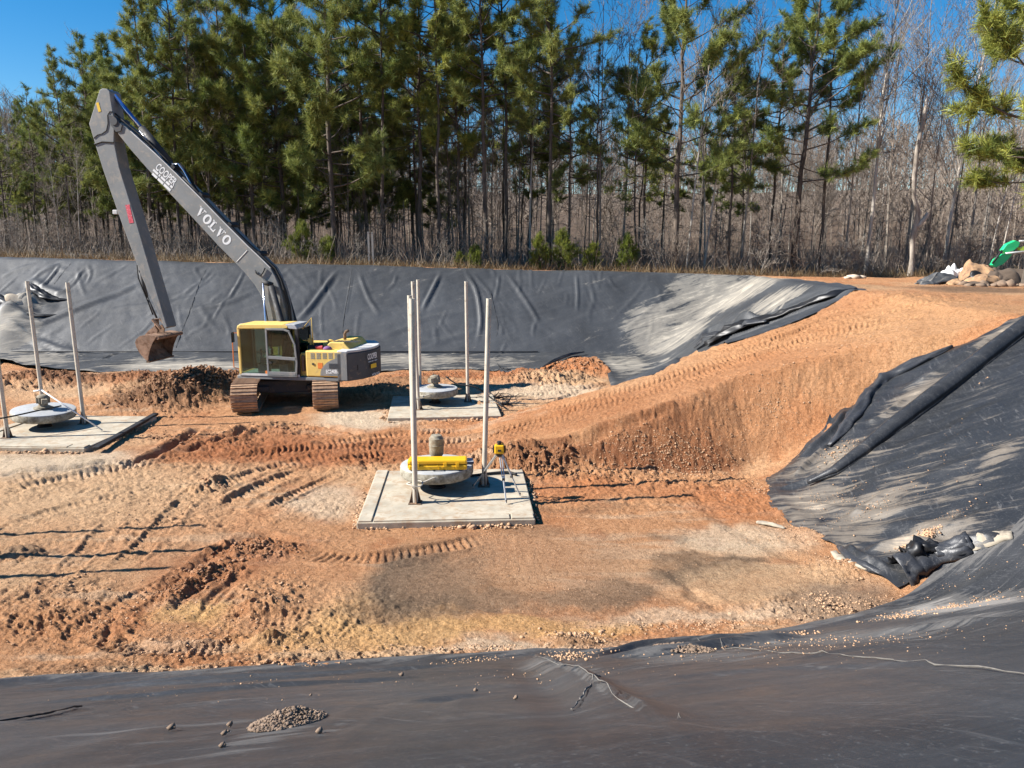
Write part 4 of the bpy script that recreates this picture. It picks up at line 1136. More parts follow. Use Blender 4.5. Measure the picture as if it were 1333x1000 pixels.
# lettering helper: a text cut to fit a box; origin o, along a, up b (machine coordinates)
def lettering(txt, o, a, b, width, height, mat, parent, bold=0.03, name='lettering', thick=0.004, shear=0.0):
    cu = bpy.data.curves.new('text', 'FONT'); cu.body = txt; cu.offset = bold; cu.extrude = 0.0; cu.shear = shear
    cu.resolution_u = 3
    t = bpy.data.objects.new('text', cu); COL.objects.link(t)
    bpy.context.view_layer.update()
    dg = bpy.context.evaluated_depsgraph_get()
    me = bpy.data.meshes.new_from_object(t.evaluated_get(dg))
    bpy.data.objects.remove(t)
    co = np.array([v.co[:] for v in me.vertices]); lo = co.min(0); hi = co.max(0)
    n = Vector(a).cross(Vector(b)).normalized()
    for v in me.vertices:
        u = (v.co.x-lo[0])/(hi[0]-lo[0])*width; w = (v.co.y-lo[1])/(hi[1]-lo[1])*height
        v.co = Vector(o)+Vector(a)*u+Vector(b)*w+n*thick
    me.materials.clear(); me.materials.append(mat)
    return link(name, me, parent)
def along(p0, p1, y0):
    """unit direction on the plane y0 between two places, its up direction and length"""
    a = EP(*p0, y0); b = EP(*p1, y0)
    d = Vector((b[0]-a[0], 0, b[1]-a[1])); L = d.length; d.normalize()
    return Vector((a[0], y0, a[1])), d, Vector((0, 1, 0)).cross(d), L
o, a, b, L = along((424.5, 486.5), (443, 486.5), 1.394)
lettering('EC240B', o, a, b, L*0.78, 0.13, M_WHITE, EX)
lettering('LR', o+a*L*0.82, a, b, L*0.18, 0.07, M_WHITE, EX)
# rear lettering on the left part of the curved back
P0 = Vector((-3.08, 0.80, 0)); P1 = Vector((-3.205, 0.18, 0)); a = (P1-P0).normalized(); nn = a.cross(Vector((0, 0, 1)))
lettering('COOPER', P0+Vector((-0.02, 0, 1.55)), a, Vector((0, 0, 1)), 0.60, 0.20, M_WHITE, cwt, thick=0.035)
m = MB()
for k, w in ((0, 0.16), (1, 0.13), (2, 0.18)):
    p = P0+a*(0.04+0.19*k)+Vector((-0.055, 0, 1.48)); q_ = p+a*w*0.9
    m.tube([p, q_], 0.012, 4)
m.build('small_print', M_WHITE, cwt)
p = P0+a*0.20+Vector((-0.03, 0, 1.24))
m = MB(); m.box((0, -0.004, 0), (0.34, 0.012, 0.14)); o_ = m.build('yellow_sticker', M_DECAL_Y, cwt); o_.location = p+nn*0.02; o_.rotation_euler = (0, 0, math.atan2(a.y, a.x))
lettering('VOLVO', P0+a*0.22+Vector((-0.02, 0, 0.98)), a, Vector((0, 0, 1)), 0.50, 0.085, M_WHITE, cwt, thick=0.04)

# exhaust, handrail, deck clutter
e0 = EP(449, 441, 0.3)
m = MB(); m.tube([(e0[0], 0.3, 2.10), (e0[0], 0.3, 2.33), (e0[0]-0.04, 0.3, 2.41), (e0[0]-0.14, 0.3, 2.45)], 0.05, 10); m.build('exhaust', M_RUSTY, EX, smooth=True)
a0 = EP(386, 438, 0.9); a1 = EP(405, 414, 0.9); a2 = EP(407.5, 446, 0.9); a3 = EP(403, 436, 0.9)
m = MB(); m.tube([(a0[0], 0.9, a0[1]), (a1[0], 0.9, a1[1]), (a2[0], 0.9, a2[1]-0.1)], 0.024, 8); m.build('handrail', M_EY, EX, smooth=True)
m = MB(); m.tube([(a3[0], 0.85, a3[1]), (a3[0], 0.85, 2.0)], 0.035, 8); m.box((a3[0]-0.08, 0.8, 2.10), (a3[0]+0.06, 0.92, 2.24)); m.build('rail_bracket', M_EY, EX)
m = MB(); m.box((-1.55, 0.35, 1.80), (-1.12, 0.95, 2.02)); m.build('battery_box', M_BLACK, EX, bevel=0.03)
m = MB(); m.box((-1.28, 0.2, 1.86), (-1.08, 0.9, 1.98)); m.box((-1.95, 0.1, 1.80), (-1.55, 0.7, 2.06)); m.build('service_cover', M_EY, EX, bevel=0.03)
m = MB(); m.lathe([(0.07, 0), (0.09, 0.03), (0.09, 0.08), (0.04, 0.1)], n=14); o_ = m.build('filler_cap', M_EY, EX); o_.location = (-1.72, 0.45, 2.06)
m = MB(); m.lathe([(0.06, -0.13), (0.07, -0.12), (0.07, 0.10), (0.03, 0.13)], n=14, M=Matrix.Rotation(math.pi/2, 4, 'Y')); o_ = m.build('oil_can', M_CAN, None); 
o_.location = EX.matrix_world @ Vector((0, 0, 0)); o_.parent = None
cc = EC+EF*(-1.62)+ELF*1.14; o_.location = (cc.x, cc.y, 1.915+0.10); o_.rotation_euler = (0, 0, ETH)
tag(o_, 'red can lying on the engine deck of the excavator', 'can')
m = MB()
m.lathe([(0.12, 0), (0.14, 0.04), (0.10, 0.10), (0.03, 0.13)], n=9); o_ = m.build('rag', M_PURPLE, smooth=True)
cc = EC+EF*(-1.90)+ELF*1.14; o_.location = (cc.x, cc.y, 1.945); o_.scale = (1.1, 0.8, 0.9); tag(o_, 'purple rag bundled on the engine deck beside the red can', 'rag')

# --- cab
def cab():
    xf, xr, yl, yr, zb, zt = 1.10, -1.00, 1.38, 0.36, 1.04, 2.72
    fr = MB()
    fr.box((xf-0.09, yl-0.07, zb), (xf, yl, zt-0.12))
    m = MB(); m.box((xf-0.09, yr, zb), (xf-0.01, yr+0.07, zt-0.12)); m.build('front_pillar', M_BLACK, EX)
    fr.box((xf-0.10, yr, zb), (xf, yl, zb+0.07))
    fr.build('front_pillar', M_EY, EX, bevel=0.02)
    m = MB(); m.prism([(xf, zt-0.16), (xf-0.02, zt-0.05), (xf-0.14, zt+0.01), (-0.55, zt+0.03), (-0.70, zt-0.04), (-0.66, zt-0.12)], yr-0.01, yl+0.012); m.build('cab_roof', M_EY, EX, bevel=0.03)
    m = MB(); m.prism([(-0.58, zt-0.02), (-0.62, zt+0.035), (-0.92, zt+0.02), (-1.0, zt-0.10), (-0.98, zt-0.14), (-0.70, zt-0.12)], yr, yl); m.build('roof_rear', M_LGREY, EX, bevel=0.02)
    m = MB(); m.box((xr-0.02, yl-0.09, zb), (xr+0.10, yl-0.005, zt-0.12)); m.build('rear_pillar', M_BLACK, EX, bevel=0.02)
    m = MB(); m.box((xr-0.02, yr, zb), (xr+0.08, yr+0.08, zt-0.12)); m.build('rear_pillar', M_BLACK, EX, bevel=0.02)
    m = MB(); m.box((0.06, yl-0.06, zb), (0.12, yl-0.01, zt-0.12)); m.box((0.40, yr, zb), (0.52, yr+0.05, zt-0.12)); m.box((-0.03, yr, zb), (0.03, yr+0.05, zt-0.12)); m.build('centre_pillar', M_BLACK, EX)
    # floor, rear wall, inner trim
    m = MB(); m.box((xr, yr, zb-0.01), (xf, yl, zb+0.06)); m.build('cab_floor', M_EDGE, EX)
    m = MB(); m.box((xr-0.012, yr+0.08, zb), (xr+0.012, yl-0.10, 1.75)); m.build('rear_wall', M_EY, EX)
    m = MB(); m.prism([(-0.05, 1.1), (-0.55, 1.1), (-0.78, 1.8), (-0.55, 2.58), (-0.38, 2.58), (-0.42, 1.9), (-0.18, 1.62)], yr+0.05, yr+0.09); m.build('inner_trim', M_EY, EX, bevel=0.015)
    m = MB(); m.box((-0.9, yr+0.10, 1.1), (-0.02, yr+0.30, 1.52)); m.build('inner_locker', M_EY, EX, bevel=0.03)
    # right wall lower panel and windows
    m = MB(); m.box((xr+0.08, yr, zb), (xf-0.09, yr+0.03, 1.30)); m.build('right_wall', M_BLACK, EX)
    for (x0, x1, nm) in ((0.53, xf-0.10, 'side_window'), (0.04, 0.39, 'side_window'), (-0.9, -0.04, 'side_window')):
        m = MB(); m.box((x0, yr+0.012, 1.30), (x1, yr+0.018, zt-0.13)); m.build(nm, M_GLASS, EX)
    m = MB(); m.box((xf-0.03, yr+0.075, zb+0.08), (xf-0.024, yl-0.075, zt-0.14)); m.build('windscreen', M_GLASS, EX)
    m = MB(); m.box((xr+0.02, yr+0.09, 1.76), (xr+0.026, yl-0.10, zt-0.14)); m.build('rear_window', M_GLASS, EX)
    m = MB(); m.box((0.13, yl-0.03, zb+0.08), (xf-0.10, yl-0.024, zt-0.14)); m.build('left_window', M_GLASS, EX)
    # open-framed grey door with two panes
    d = empty('door', (0, 0, 0), 0, EX)
    d2 = MB()
    out = [(0.06, zb+0.02), (-0.90, zb+0.02), (-0.94, 1.5), (-0.90, 2.1), (-0.72, zt-0.20), (-0.55, zt-0.14), (0.06, zt-0.14)]
    y = yl+0.012
    def bar(p, q, w):
        p = Vector((p[0], 0, p[1])); q = Vector((q[0], 0, q[1])); dd_ = (q-p).normalized(); n_ = Vector((-dd_.z, 0, dd_.x))*w/2
        pts = [p-dd_*w*0.3+n_, q+dd_*w*0.3+n_, q+dd_*w*0.3-n_, p-dd_*w*0.3-n_]
        d2.prism([(v.x, v.z) for v in pts], y, y+0.045)
    for i in range(len(out)): bar(out[i], out[(i+1) % len(out)], 0.065)
    bar((0.03, 1.66), (-0.93, 1.62), 0.10); bar((0.0, zb+0.08), (-0.88, zb+0.08), 0.14)
    d2.build('door_frame', M_EG, d, bevel=0.008)
    m = MB(); m.box((-0.86, y+0.015, 1.18), (0.02, y+0.02, 1.60)); m.build('lower_pane', M_GLASS, d)
    m = MB(); m.prism([(0.03, 1.70), (-0.90, 1.68), (-0.87, 2.1), (-0.70, zt-0.23), (-0.52, zt-0.17), (0.03, zt-0.17)], y+0.015, y+0.02); m.build('upper_pane', M_GLASS, d)
    m = MB(); m.box((-0.10, y+0.045, 1.46), (0.02, y+0.085, 1.52)); m.build('door_handle', M_BLACK, d)
    # seat, levers, console
    m = MB(); m.box((-0.38, 0.62, 1.38), (0.12, 1.12, 1.52)); m.prism([(-0.34, 1.5), (-0.50, 2.15), (-0.40, 2.2), (-0.22, 1.5)], 0.64, 1.10); s_ = m.build('seat', M_SEAT, EX, bevel=0.04)
    m = MB(); m.box((-0.45, 0.70, 1.1), (-0.15, 1.04, 1.38)); m.build('seat_base', M_LGREY, EX)
    for yy in (0.56, 1.20):
        m = MB(); m.box((-0.15, yy-0.07, 1.44), (0.42, yy+0.07, 1.60)); m.build('armrest_console', M_LGREY, EX, bevel=0.03)
        m = MB(); m.tube([(0.36, yy, 1.58), (0.40, yy, 1.78)], 0.018, 6); m.tube([(0.40, yy, 1.74), (0.41, yy, 1.88)], 0.045, 8); m.build('joystick', M_EDGE, EX)
    for yy in (0.80, 0.98):
        m = MB(); m.tube([(0.42, yy, 1.1), (0.38, yy, 1.42), (0.32, yy, 1.62)], 0.014, 6); m.tube([(0.33, yy, 1.58), (0.30, yy, 1.70)], 0.03, 8); m.build('travel_lever', M_EDGE, EX)
        m = MB(); m.box((0.40, yy-0.06, 1.12), (0.62, yy+0.06, 1.16), Matrix.Rotation(0, 4, 'Y')); m.build('pedal', M_EDGE, EX)
    m = MB(); m.box((0.30, yr+0.12, 1.62), (0.44, yr+0.30, 1.82)); m.build('display', M_LGREY, EX, bevel=0.02)
    m = MB(); m.box((0.12, 1.02, 1.10), (0.50, 1.30, 1.40)); m.build('jacket', M_LGREY, EX, bevel=0.06)
    m = MB(); m.box((0.08, 1.28, 1.10), (0.2, 1.36, 1.20)); m.build('step_pad', M_DECAL_O, EX, bevel=0.01)
    # mirror and grab rail in front of the cab
    m = MB(); m.tube([(xf+0.01, yl-0.1, zt-0.30), (xf+0.16, yl+0.02, zt-0.28), (xf+0.17, yl+0.02, 1.30), (xf+0.02, yl-0.05, 1.22)], 0.018, 6); m.build('grab_rail', M_DECAL_O, EX)
    m = MB(); m.box((xf+0.13, yl-0.08, 2.12), (xf+0.17, yl+0.10, 2.46)); m.build('mirror', M_BLACK, EX, bevel=0.02)
    m = MB(); m.box((xf+0.02, yl-0.5, zt-0.12), (xf+0.06, yl-0.3, zt-0.02)); m.build('work_light', M_EDGE, EX, bevel=0.01)
cab()

# --- boom: side outline in machine coordinates (forward, up)
YB = 0.29
BOOM = EPL([(157, 159), (180, 180), (202, 200), (230, 227), (257, 254), (290, 288), (322, 320), (340, 337), (352, 349), (358, 360), (363, 372), (368, 390), (373, 415), (376, 450),
            (352, 452), (348, 420), (344, 394), (338, 382), (332, 372), (320, 357), (306, 342), (284, 320), (250, 283), (220, 251), (190, 218), (170, 195), (154, 175), (149, 165)], YB)
m = MB(); m.prism(BOOM, -YB, YB); boom = m.build('boom', M_EG, EX, bevel=0.02)
def strip(px_pts, off, wid, y0, y1, mat, name, parent):
    pts = EPL(px_pts, YB)
    m = MB()
    m2 = []
    for i, p in enumerate(pts):
        q0 = pts[max(i-1, 0)]; q1 = pts[min(i+1, len(pts)-1)]
        d = Vector((q1[0]-q0[0], q1[1]-q0[1])).normalized(); n_ = Vector((d.y, -d.x))
        if n_.y < 0: n_ = -n_
        m2.append((Vector(p)+n_*off, Vector(p)+n_*(off+wid)))
    poly = [tuple(a_) for a_, _ in m2]+[tuple(b_) for _, b_ in m2[::-1]]
    m.prism(poly, y0, y1)
    return m.build(name, mat, parent)
TOPL = [(202, 200), (230, 227), (257, 254), (290, 288), (322, 320), (340, 337), (352, 349)]
strip([(170, 171)]+TOPL, -0.012, 0.03, YB-0.01, YB+0.02, M_EDGE, 'boom_flange', boom)
for k in range(6):
    y = 0.24-0.09*k
    P = EPL([(238, 233), (257, 252), (290, 286), (322, 318), (345, 340), (358, 352), (366, 366), (372, 384), (377, 402), (380, 440)], y)
    m = MB(); m.tube([(p[0]+0.02*math.sin(k*2+i), y, p[1]+0.055+0.02*math.sin(k+i*1.7)) for i, p in enumerate(P)], 0.036, 7); m.build('hydraulic_hose', M_RUBBER, boom, smooth=True)
for k in range(3):
    y = 0.2-0.18*k
    P = EPL([(150, 150), (163, 162), (185, 180), (215, 208), (238, 232)], y)
    m = MB(); m.tube([(p[0], y, p[1]+0.06) for p in P], 0.028, 6); m.build('hydraulic_hose', M_RUBBER, boom, smooth=True)
for px, py in ((262, 255), (300, 294), (338, 332), (226, 219)):
    p = EP(px, py, YB); m = MB(); m.box((-0.05, -0.26, 0), (0.05, 0.27, 0.14), Matrix.Rotation(math.radians(45), 4, 'Y')); o_ = m.build('hose_clamp', M_BLACK, boom); o_.location = (p[0], 0, p[1])
# weld seam across the boom
p0 = EP(322, 326, YB); p1 = EP(308, 341, YB)
m = MB(); m.tube([(p0[0], YB+0.002, p0[1]), (p1[0], YB+0.002, p1[1])], 0.012, 4); m.build('weld_seam', M_EDGE, boom)
# boom cylinders
for s in (1, -1):
    y = s*0.46
    a0 = EP(347, 366, 0.42); a1 = EP(372, 450, 0.42); am = (a0[0]*0.78+a1[0]*0.22, a0[1]*0.78+a1[1]*0.22)
    b0 = EP(343, 367, 0.42); b1 = EP(347, 430, 0.42)
    m = MB(); m.tube([(b0[0], y, b0[1]), (b1[0], y, b1[1]), (b1[0]+0.05, y, 1.2)], 0.030, 8); m.build('cylinder_rod', M_ROD, EX, smooth=True)
    m = MB(); m.tube([(b0[0]-0.28, y, b0[1]-0.12), (a1[0]-0.18, y, a1[1]-0.2), (a1[0]-0.05, y, 1.15)], 0.10, 14); m.build('boom_cylinder', M_BLACK, EX, smooth=True)
    m = MB(); m.tube([(b0[0]+0.03, y-0.05, b0[1]), (b0[0]-0.30, y-0.05, b0[1]-0.10)], 0.085, 12); m.build('cylinder_head', M_BLACK, EX, smooth=True)
hp_ = EPL([(332, 352), (334, 356), (339, 359), (342, 355), (345, 349)], YB+0.03)
m = MB(); m.tube([(p[0], YB+0.04, p[1]) for p in hp_], 0.025, 6); m.build('steel_pipe', M_BLACK, boom, smooth=True)
m = MB(); P = EPL([(341, 366), (342, 385), (346, 402), (350, 425)], YB+0.06); m.tube([(p[0], YB+0.07, p[1]) for p in P], 0.02, 6); m.build('steel_pipe', M_BLACK, boom, smooth=True)

# --- arm
ARM = EPL([(129.5, 117), (133, 115), (139, 115.5), (142.5, 119), (144, 130), (146.5, 145), (148, 155), (148.5, 168), (148, 184), (155, 218), (176, 285), (198, 360), (217.5, 426), (214.5, 428),
           (184, 360), (158, 290), (133.6, 220), (122.5, 184), (115.6, 161)], YB)
m = MB(); m.prism(ARM, -YB, YB); arm = m.build('arm', M_EG, EX, bevel=0.02)
p0 = EP(123, 188, YB); p1 = EP(133, 184.5, YB); p2 = EP(148, 185.5, YB)
m = MB(); m.tube([(p0[0], YB+0.004, p0[1]), (p1[0], YB+0.004, p1[1]), (p2[0], YB+0.004, p2[1])], 0.03, 5); m.build('joint_gap', M_RUBBER, arm)
# pivot cheek plate with its curved edge line
P = EPL([(122, 180), (127, 175.5), (133, 174), (138.5, 170), (140.5, 161), (140, 150), (143, 145), (147, 146)], YB)
m = MB(); m.tube([(p[0], YB+0.008, p[1]) for p in P], 0.014, 5); m.build('plate_edge', M_RUBBER, arm, smooth=True)
piv = EP(149, 158, YB)
m = MB(); m.lathe([(0.13, -YB-0.06), (0.13, YB+0.06)], n=20, M=Matrix.Rotation(math.pi/2, 4, 'X')); o_ = m.build('pivot_pin', M_EGD, arm); o_.location = (piv[0], 0, piv[1])
P = EPL([(141, 149), (148, 151), (154, 158), (159, 163), (157, 171), (151, 172), (144, 163)], YB+0.03)
m = MB(); m.prism(P, YB-0.02, YB+0.035); m.build('pivot_cheek', M_EGD, boom, bevel=0.01)
for (a_, b_, mt, nm) in (((125, 134), (131.5, 145), M_DECAL_Y, 'yellow_sticker'), ((163, 267), (174, 290), M_DECAL_R, 'red_sticker')):
    c0 = EP(*a_, YB); c1 = EP(*b_, YB); w = abs(c1[0]-c0[0])*0.62; h_ = abs(c1[1]-c0[1])
    m = MB(); m.prism([(c0[0], c0[1]), (c0[0]-w, c0[1]+0.02), (c1[0], c1[1]), (c1[0]+w, c1[1]-0.02)], YB+0.003, YB+0.008); m.build(nm, mt, arm)
c0 = EP(148, 274, 0.1); m = MB(); m.box((c0[0]-0.12, -0.05, c0[1]-0.13), (c0[0]+0.06, 0.1, c0[1]+0.02)); m.build('work_light', M_EDGE, arm, bevel=0.02)
# arm cylinder
a0 = EP(144, 119, 0); a1 = EP(184, 167, 0); a2 = EP(221, 212, 0); a3 = EP(238, 231, 0)
m = MB(); m.tube([(a0[0], 0, a0[1]), (a1[0], 0, a1[1])], 0.075, 12); m.build('arm_cylinder_rod', M_BLUEROD, EX, smooth=True)
m = MB(); m.tube([(a0[0]-0.02, 0.06, a0[1]-0.01), (a1[0], 0.06, a1[1])], 0.035, 8); m.build('rod_highlight', M_ROD, EX, smooth=True)  # bright strip standing in for the glint along the rod
m = MB(); m.tube([(a1[0], 0, a1[1]), (a2[0], 0, a2[1])], 0.135, 14); m.build('arm_cylinder', M_BLACK, EX, smooth=True)
m = MB(); m.tube([(a1[0], 0.12, a1[1]-0.10), (a2[0], 0.12, a2[1]-0.10)], 0.02, 6); m.build('cylinder_pipe', M_ROD, EX, smooth=True)
m = MB(); m.tube([(a2[0]+0.1, 0, a2[1]+0.1), (a3[0], 0, a3[1]-0.1)], 0.11, 10); m.box((a3[0]-0.15, -0.2, a3[1]-0.35), (a3[0]+0.15, 0.2, a3[1])); m.build('cylinder_bracket', M_EGD, EX, bevel=0.02)
P = EPL([(224, 214), (232, 215), (239, 224), (246, 236), (254, 250)], 0.2)
for k in range(3):
    m = MB(); m.tube([(p[0], 0.2-0.12*k, p[1]+0.05*math.sin(i+k)) for i, p in enumerate(P)], 0.026, 6); m.build('hydraulic_hose', M_RUBBER if k else M_ROD, boom, smooth=True)

# --- bucket, its cylinder and linkage on the front of the arm
P = EPL([(181, 350), (184, 366), (191, 386), (199, 404), (204, 414)], 0.0)
m = MB(); m.tube([(P[0][0], 0, P[0][1]), (P[2][0], 0, P[2][1])], 0.06, 10); m.tube([(P[2][0], 0, P[2][1]), (P[4][0], 0, P[4][1])], 0.035, 8); m.build('bucket_cylinder', M_EGD, EX, smooth=True)
P = EPL([(180, 345), (183, 362), (188, 377), (196, 394), (201, 410)], 0.1)
m = MB(); m.tube([(p[0]+0.06+0.03*(i % 2), 0.1, p[1]) for i, p in enumerate(P)], 0.022, 6); m.build('bucket_hose', M_RUBBER, EX, smooth=True)
l0 = EP(203.5, 415, 0); l1 = EP(216, 431, 0); l2 = EP(206, 433, 0); l3 = EP(205, 438, 0)
for y in (-0.22, 0.22):
    m = MB(); m.tube([(l0[0], y, l0[1]), (l1[0]+0.05, y, l1[1]+0.1)], 0.055, 6); m.build('link_arm', M_BUCKET, EX)
m = MB(); m.tube([(l0[0], 0, l0[1]), (l2[0]+0.05, 0, l2[1]+0.02)], 0.08, 6); m.build('push_link', M_BUCKET, EX)
YK = 0.70
prof = EPL([(204, 438.5), (199, 437), (190, 436), (182, 437.5), (177, 442), (176, 446), (177.5, 452), (182, 460), (188, 467), (193, 471)], YK)
bk = empty('bucket', (0, 0, 0), 0, EX)
m = MB()
n_ = len(prof)
vs = []
c_ = Vector((sum(p[0] for p in prof)/n_, sum(p[1] for p in prof)/n_))
inner = [tuple(Vector(p).lerp(c_, 0.07)) for p in prof]
for y in (-YK, YK):
    vs += [(p[0], y, p[1]) for p in prof]+[(p[0], y, p[1]) for p in inner]
fs = []
for i in range(n_-1):
    fs.append((i, i+1, 2*n_+i+1, 2*n_+i)); fs.append((n_+i, 3*n_+i, 3*n_+i+1, n_+i+1))
for i in (0, n_-1): fs.append((i, 2*n_+i, 3*n_+i, n_+i))
for b_ in (0, 2*n_):
    for i in range(n_-1): fs.append((b_+i, b_+n_+i, b_+n_+i+1, b_+i+1))
m.add(vs, fs); m.build('bucket_shell', M_BUCKET, bk)
edge = EPL([(199, 446), (195.5, 455), (193.5, 464)], YK)
for y in (-YK-0.015, YK-0.015):
    m = MB(); m.prism(prof+[edge[2], edge[1], edge[0]], y, y+0.03); m.build('side_plate', M_BUCKET, bk, bevel=0.005)
lip = EP(193, 471, YK); m = MB(); m.box((lip[0]-0.06, -YK-0.03, lip[1]-0.03), (lip[0]+0.06, YK+0.03, lip[1]+0.02)); m.build('cutting_edge', M_RUSTY, bk)
tp = EP(204, 438.5, YK)
m = MB(); m.tube([(tp[0], -YK-0.06, tp[1]-0.04), (tp[0], YK+0.0, tp[1]-0.04)], 0.07, 8); m.build('top_bar', M_BUCKET, bk)
for y in (-0.2, 0.2):
    m = MB(); t0 = EP(188, 436, 0); t1 = EP(207, 436, 0); t2 = EP(203, 427, 0)
    m.prism([(t0[0], t0[1]-0.12), (t1[0], t1[1]-0.15), (t1[0]-0.1, t2[1]-0.05), (t2[0]-0.1, t2[1]+0.1), (t2[0]+0.15, t2[1]-0.08)], y-0.025, y+0.025); m.build('hinge_plate', M_BUCKET, bk)

# --- the maker's name on the boom in slab letters, hirer's name above it
def slab_V():
    return [[(0.14, 1), (0.36, 1), (0.60, 0.26), (0.50, 0)], [(0.14, 1), (0.50, 0), (0.42, 0), (0.10, 0.95)], [(0.60, 0.26), (0.50, 0), (0.82, 1), (0.72, 1)], [(0, 1), (0.46, 1), (0.46, 0.88), (0, 0.88)], [(0.60, 1), (0.98, 1), (0.98, 0.88), (0.60, 0.88)]]
def slab_L():
    return [[(0.14, 0), (0.38, 0), (0.38, 1), (0.14, 1)], [(0, 0.88), (0.54, 0.88), (0.54, 1), (0, 1)], [(0, 0), (0.92, 0), (0.92, 0.14), (0, 0.14)], [(0.78, 0.14), (0.92, 0.14), (0.92, 0.42), (0.82, 0.36)]]
def slab_O():
    out = []
    N = 20
    for k in range(N):
        t0 = 2*math.pi*k/N; t1 = 2*math.pi*(k+1)/N
        out.append([(0.5+0.5*math.cos(t0), 0.5+0.52*math.sin(t0)), (0.5+0.5*math.cos(t1), 0.5+0.52*math.sin(t1)), (0.5+0.21*math.cos(t1), 0.5+0.36*math.sin(t1)), (0.5+0.21*math.cos(t0), 0.5+0.36*math.sin(t0))])
    return out
o, a, b, L = along((253.5, 277), (295.5, 321.5), YB)
lw = L/5.15; lh = 0.33
m = MB()
for k, fn in enumerate((slab_V, slab_O, slab_L, slab_V, slab_O)):
    for q_ in fn():
        pts = [o+a*(lw*(1.03*k+0.98*u))+b*(lh*v)+Vector((0, 0.006, 0)) for u, v in q_]
        m.add(pts, [tuple(range(len(pts)))])
m.build('lettering', M_WHITE, boom)
o, a, b, L = along((201.5, 219.5), (225.5, 242), YB)
lettering('COOPER', o, a, b, L*1.02, 0.26, M_WHITE, boom, bold=0.02, thick=0.006)
m = MB()
for row, words in ((0, (0.22, 0.06, 0.20, 0.16, 0.10)), (1, (0.22, 0.24, 0.30))):
    s = -0.02+0.05*row
    for w in words:
        p = o+a*s-b*(0.10+0.13*row)+Vector((0, 0.008, 0))
        hh_ = 0.085 if row else 0.075
        m.add([p, p+a*w, p+a*w+b*hh_, p+b*hh_], [(0, 1, 2, 3)])
        s += w+0.035
m.build('small_print', M_WHITE, boom)
# ------------------------------------------------------------------ trees
def bark(name, a, b, sc=6):
    m, nt, bs = mat_new(name)
    co = coords(nt, 'Object', (sc, sc, sc*0.22))
    n = noise(nt, 1.0, 7, 0.7, co)
    oi = nt.nodes.new('ShaderNodeObjectInfo')
    c = mixc(nt, ramp(nt, n, [(0.35, 0.0), (0.62, 1.0)]), a, b)
    c = mixc(nt, 1.0, c, ramp(nt, oi.outputs['Random'], [(0.0, (0.7, 0.7, 0.7)), (1.0, (1.2, 1.15, 1.1))]), 'MULTIPLY')
    nt.links.new(c, bs.inputs['Base Color']); bs.inputs['Roughness'].default_value = 0.95
    bump(nt, bs, n, 0.6, 0.05)
    return m
def leafmat(name, dark, light, vary=0.35):
    m, nt, bs = mat_new(name)
    at = nd(nt, 'ShaderNodeAttribute', attribute_name='tint')
    oi = nt.nodes.new('ShaderNodeObjectInfo')
    c = mixc(nt, at.outputs['Fac'], dark, light)
    c = mixc(nt, 1.0, c, ramp(nt, oi.outputs['Random'], [(0.0, (1-vary, 1-vary*0.7, 1-vary)), (0.5, (1, 1, 1)), (1.0, (1.15, 1.1, 0.8))]), 'MULTIPLY')
    nt.links.new(c, bs.inputs['Base Color']); bs.inputs['Roughness'].default_value = 0.6
    bs.inputs['Specular IOR Level'].default_value = 0.25
    tr = nt.nodes.new('ShaderNodeBsdfTranslucent'); nt.links.new(c, tr.inputs['Color'])
    mx = nt.nodes.new('ShaderNodeMixShader'); mx.inputs[0].default_value = 0.25
    nt.links.new(bs.outputs[0], mx.inputs[1]); nt.links.new(tr.outputs[0], mx.inputs[2])
    nt.links.new(mx.outputs[0], nt.nodes['Material Output'].inputs['Surface'])
    return m
M_PBARK = bark('pine_bark', (0.045, 0.036, 0.03), (0.15, 0.12, 0.095))
M_GBARK = bark('grey_bark', (0.15, 0.13, 0.11), (0.34, 0.31, 0.27))
M_WBARK = bark('pale_bark', (0.28, 0.25, 0.21), (0.58, 0.54, 0.48), 4)
M_TWIG = bark('twig_bark', (0.13, 0.105, 0.085), (0.31, 0.26, 0.215))
M_NEEDLE = leafmat('pine_needles', (0.070, 0.105, 0.026), (0.42, 0.44, 0.12))
M_DRYLEAF = leafmat('dry_brush', (0.15, 0.10, 0.06), (0.36, 0.25, 0.14))
M_CEDAR = leafmat('young_pine_needles', (0.10, 0.13, 0.02), (0.34, 0.36, 0.06))

def npframe(d):
    d = d/np.linalg.norm(d)
    up = np.array((0, 0, 1.0)) if abs(d[2]) < 0.9 else np.array((1.0, 0, 0))
    a = np.cross(d, up); a /= np.linalg.norm(a)
    return d, a, np.cross(d, a)
class TB:
    """tapered limbs as thin prisms"""
    def __init__(s): s.v = []; s.q = []; s.n = 0
    def limb(s, pts, radii, k=4):
        prev = None
        for i, p in enumerate(pts):
            d = pts[min(i+1, len(pts)-1)]-pts[max(i-1, 0)]
            d, a, b = npframe(d)
            if prev is not None:
                a = prev-d*np.dot(prev, d); a /= (np.linalg.norm(a)+1e-9); b = np.cross(d, a)
            prev = a
            for j in range(k):
                t = 2*math.pi*j/k
                s.v.append(p+(a*math.cos(t)+b*math.sin(t))*radii[i])
        base = s.n
        for i in range(len(pts)-1):
            for j in range(k):
                j2 = (j+1) % k
                s.q.append((base+i*k+j, base+i*k+j2, base+(i+1)*k+j2, base+(i+1)*k+j))
        s.n += len(pts)*k
    def mesh(s, name, mat, smooth=True):
        return np_mesh(name, np.array(s.v), quads=np.array(s.q), mat=mat, smooth=smooth)

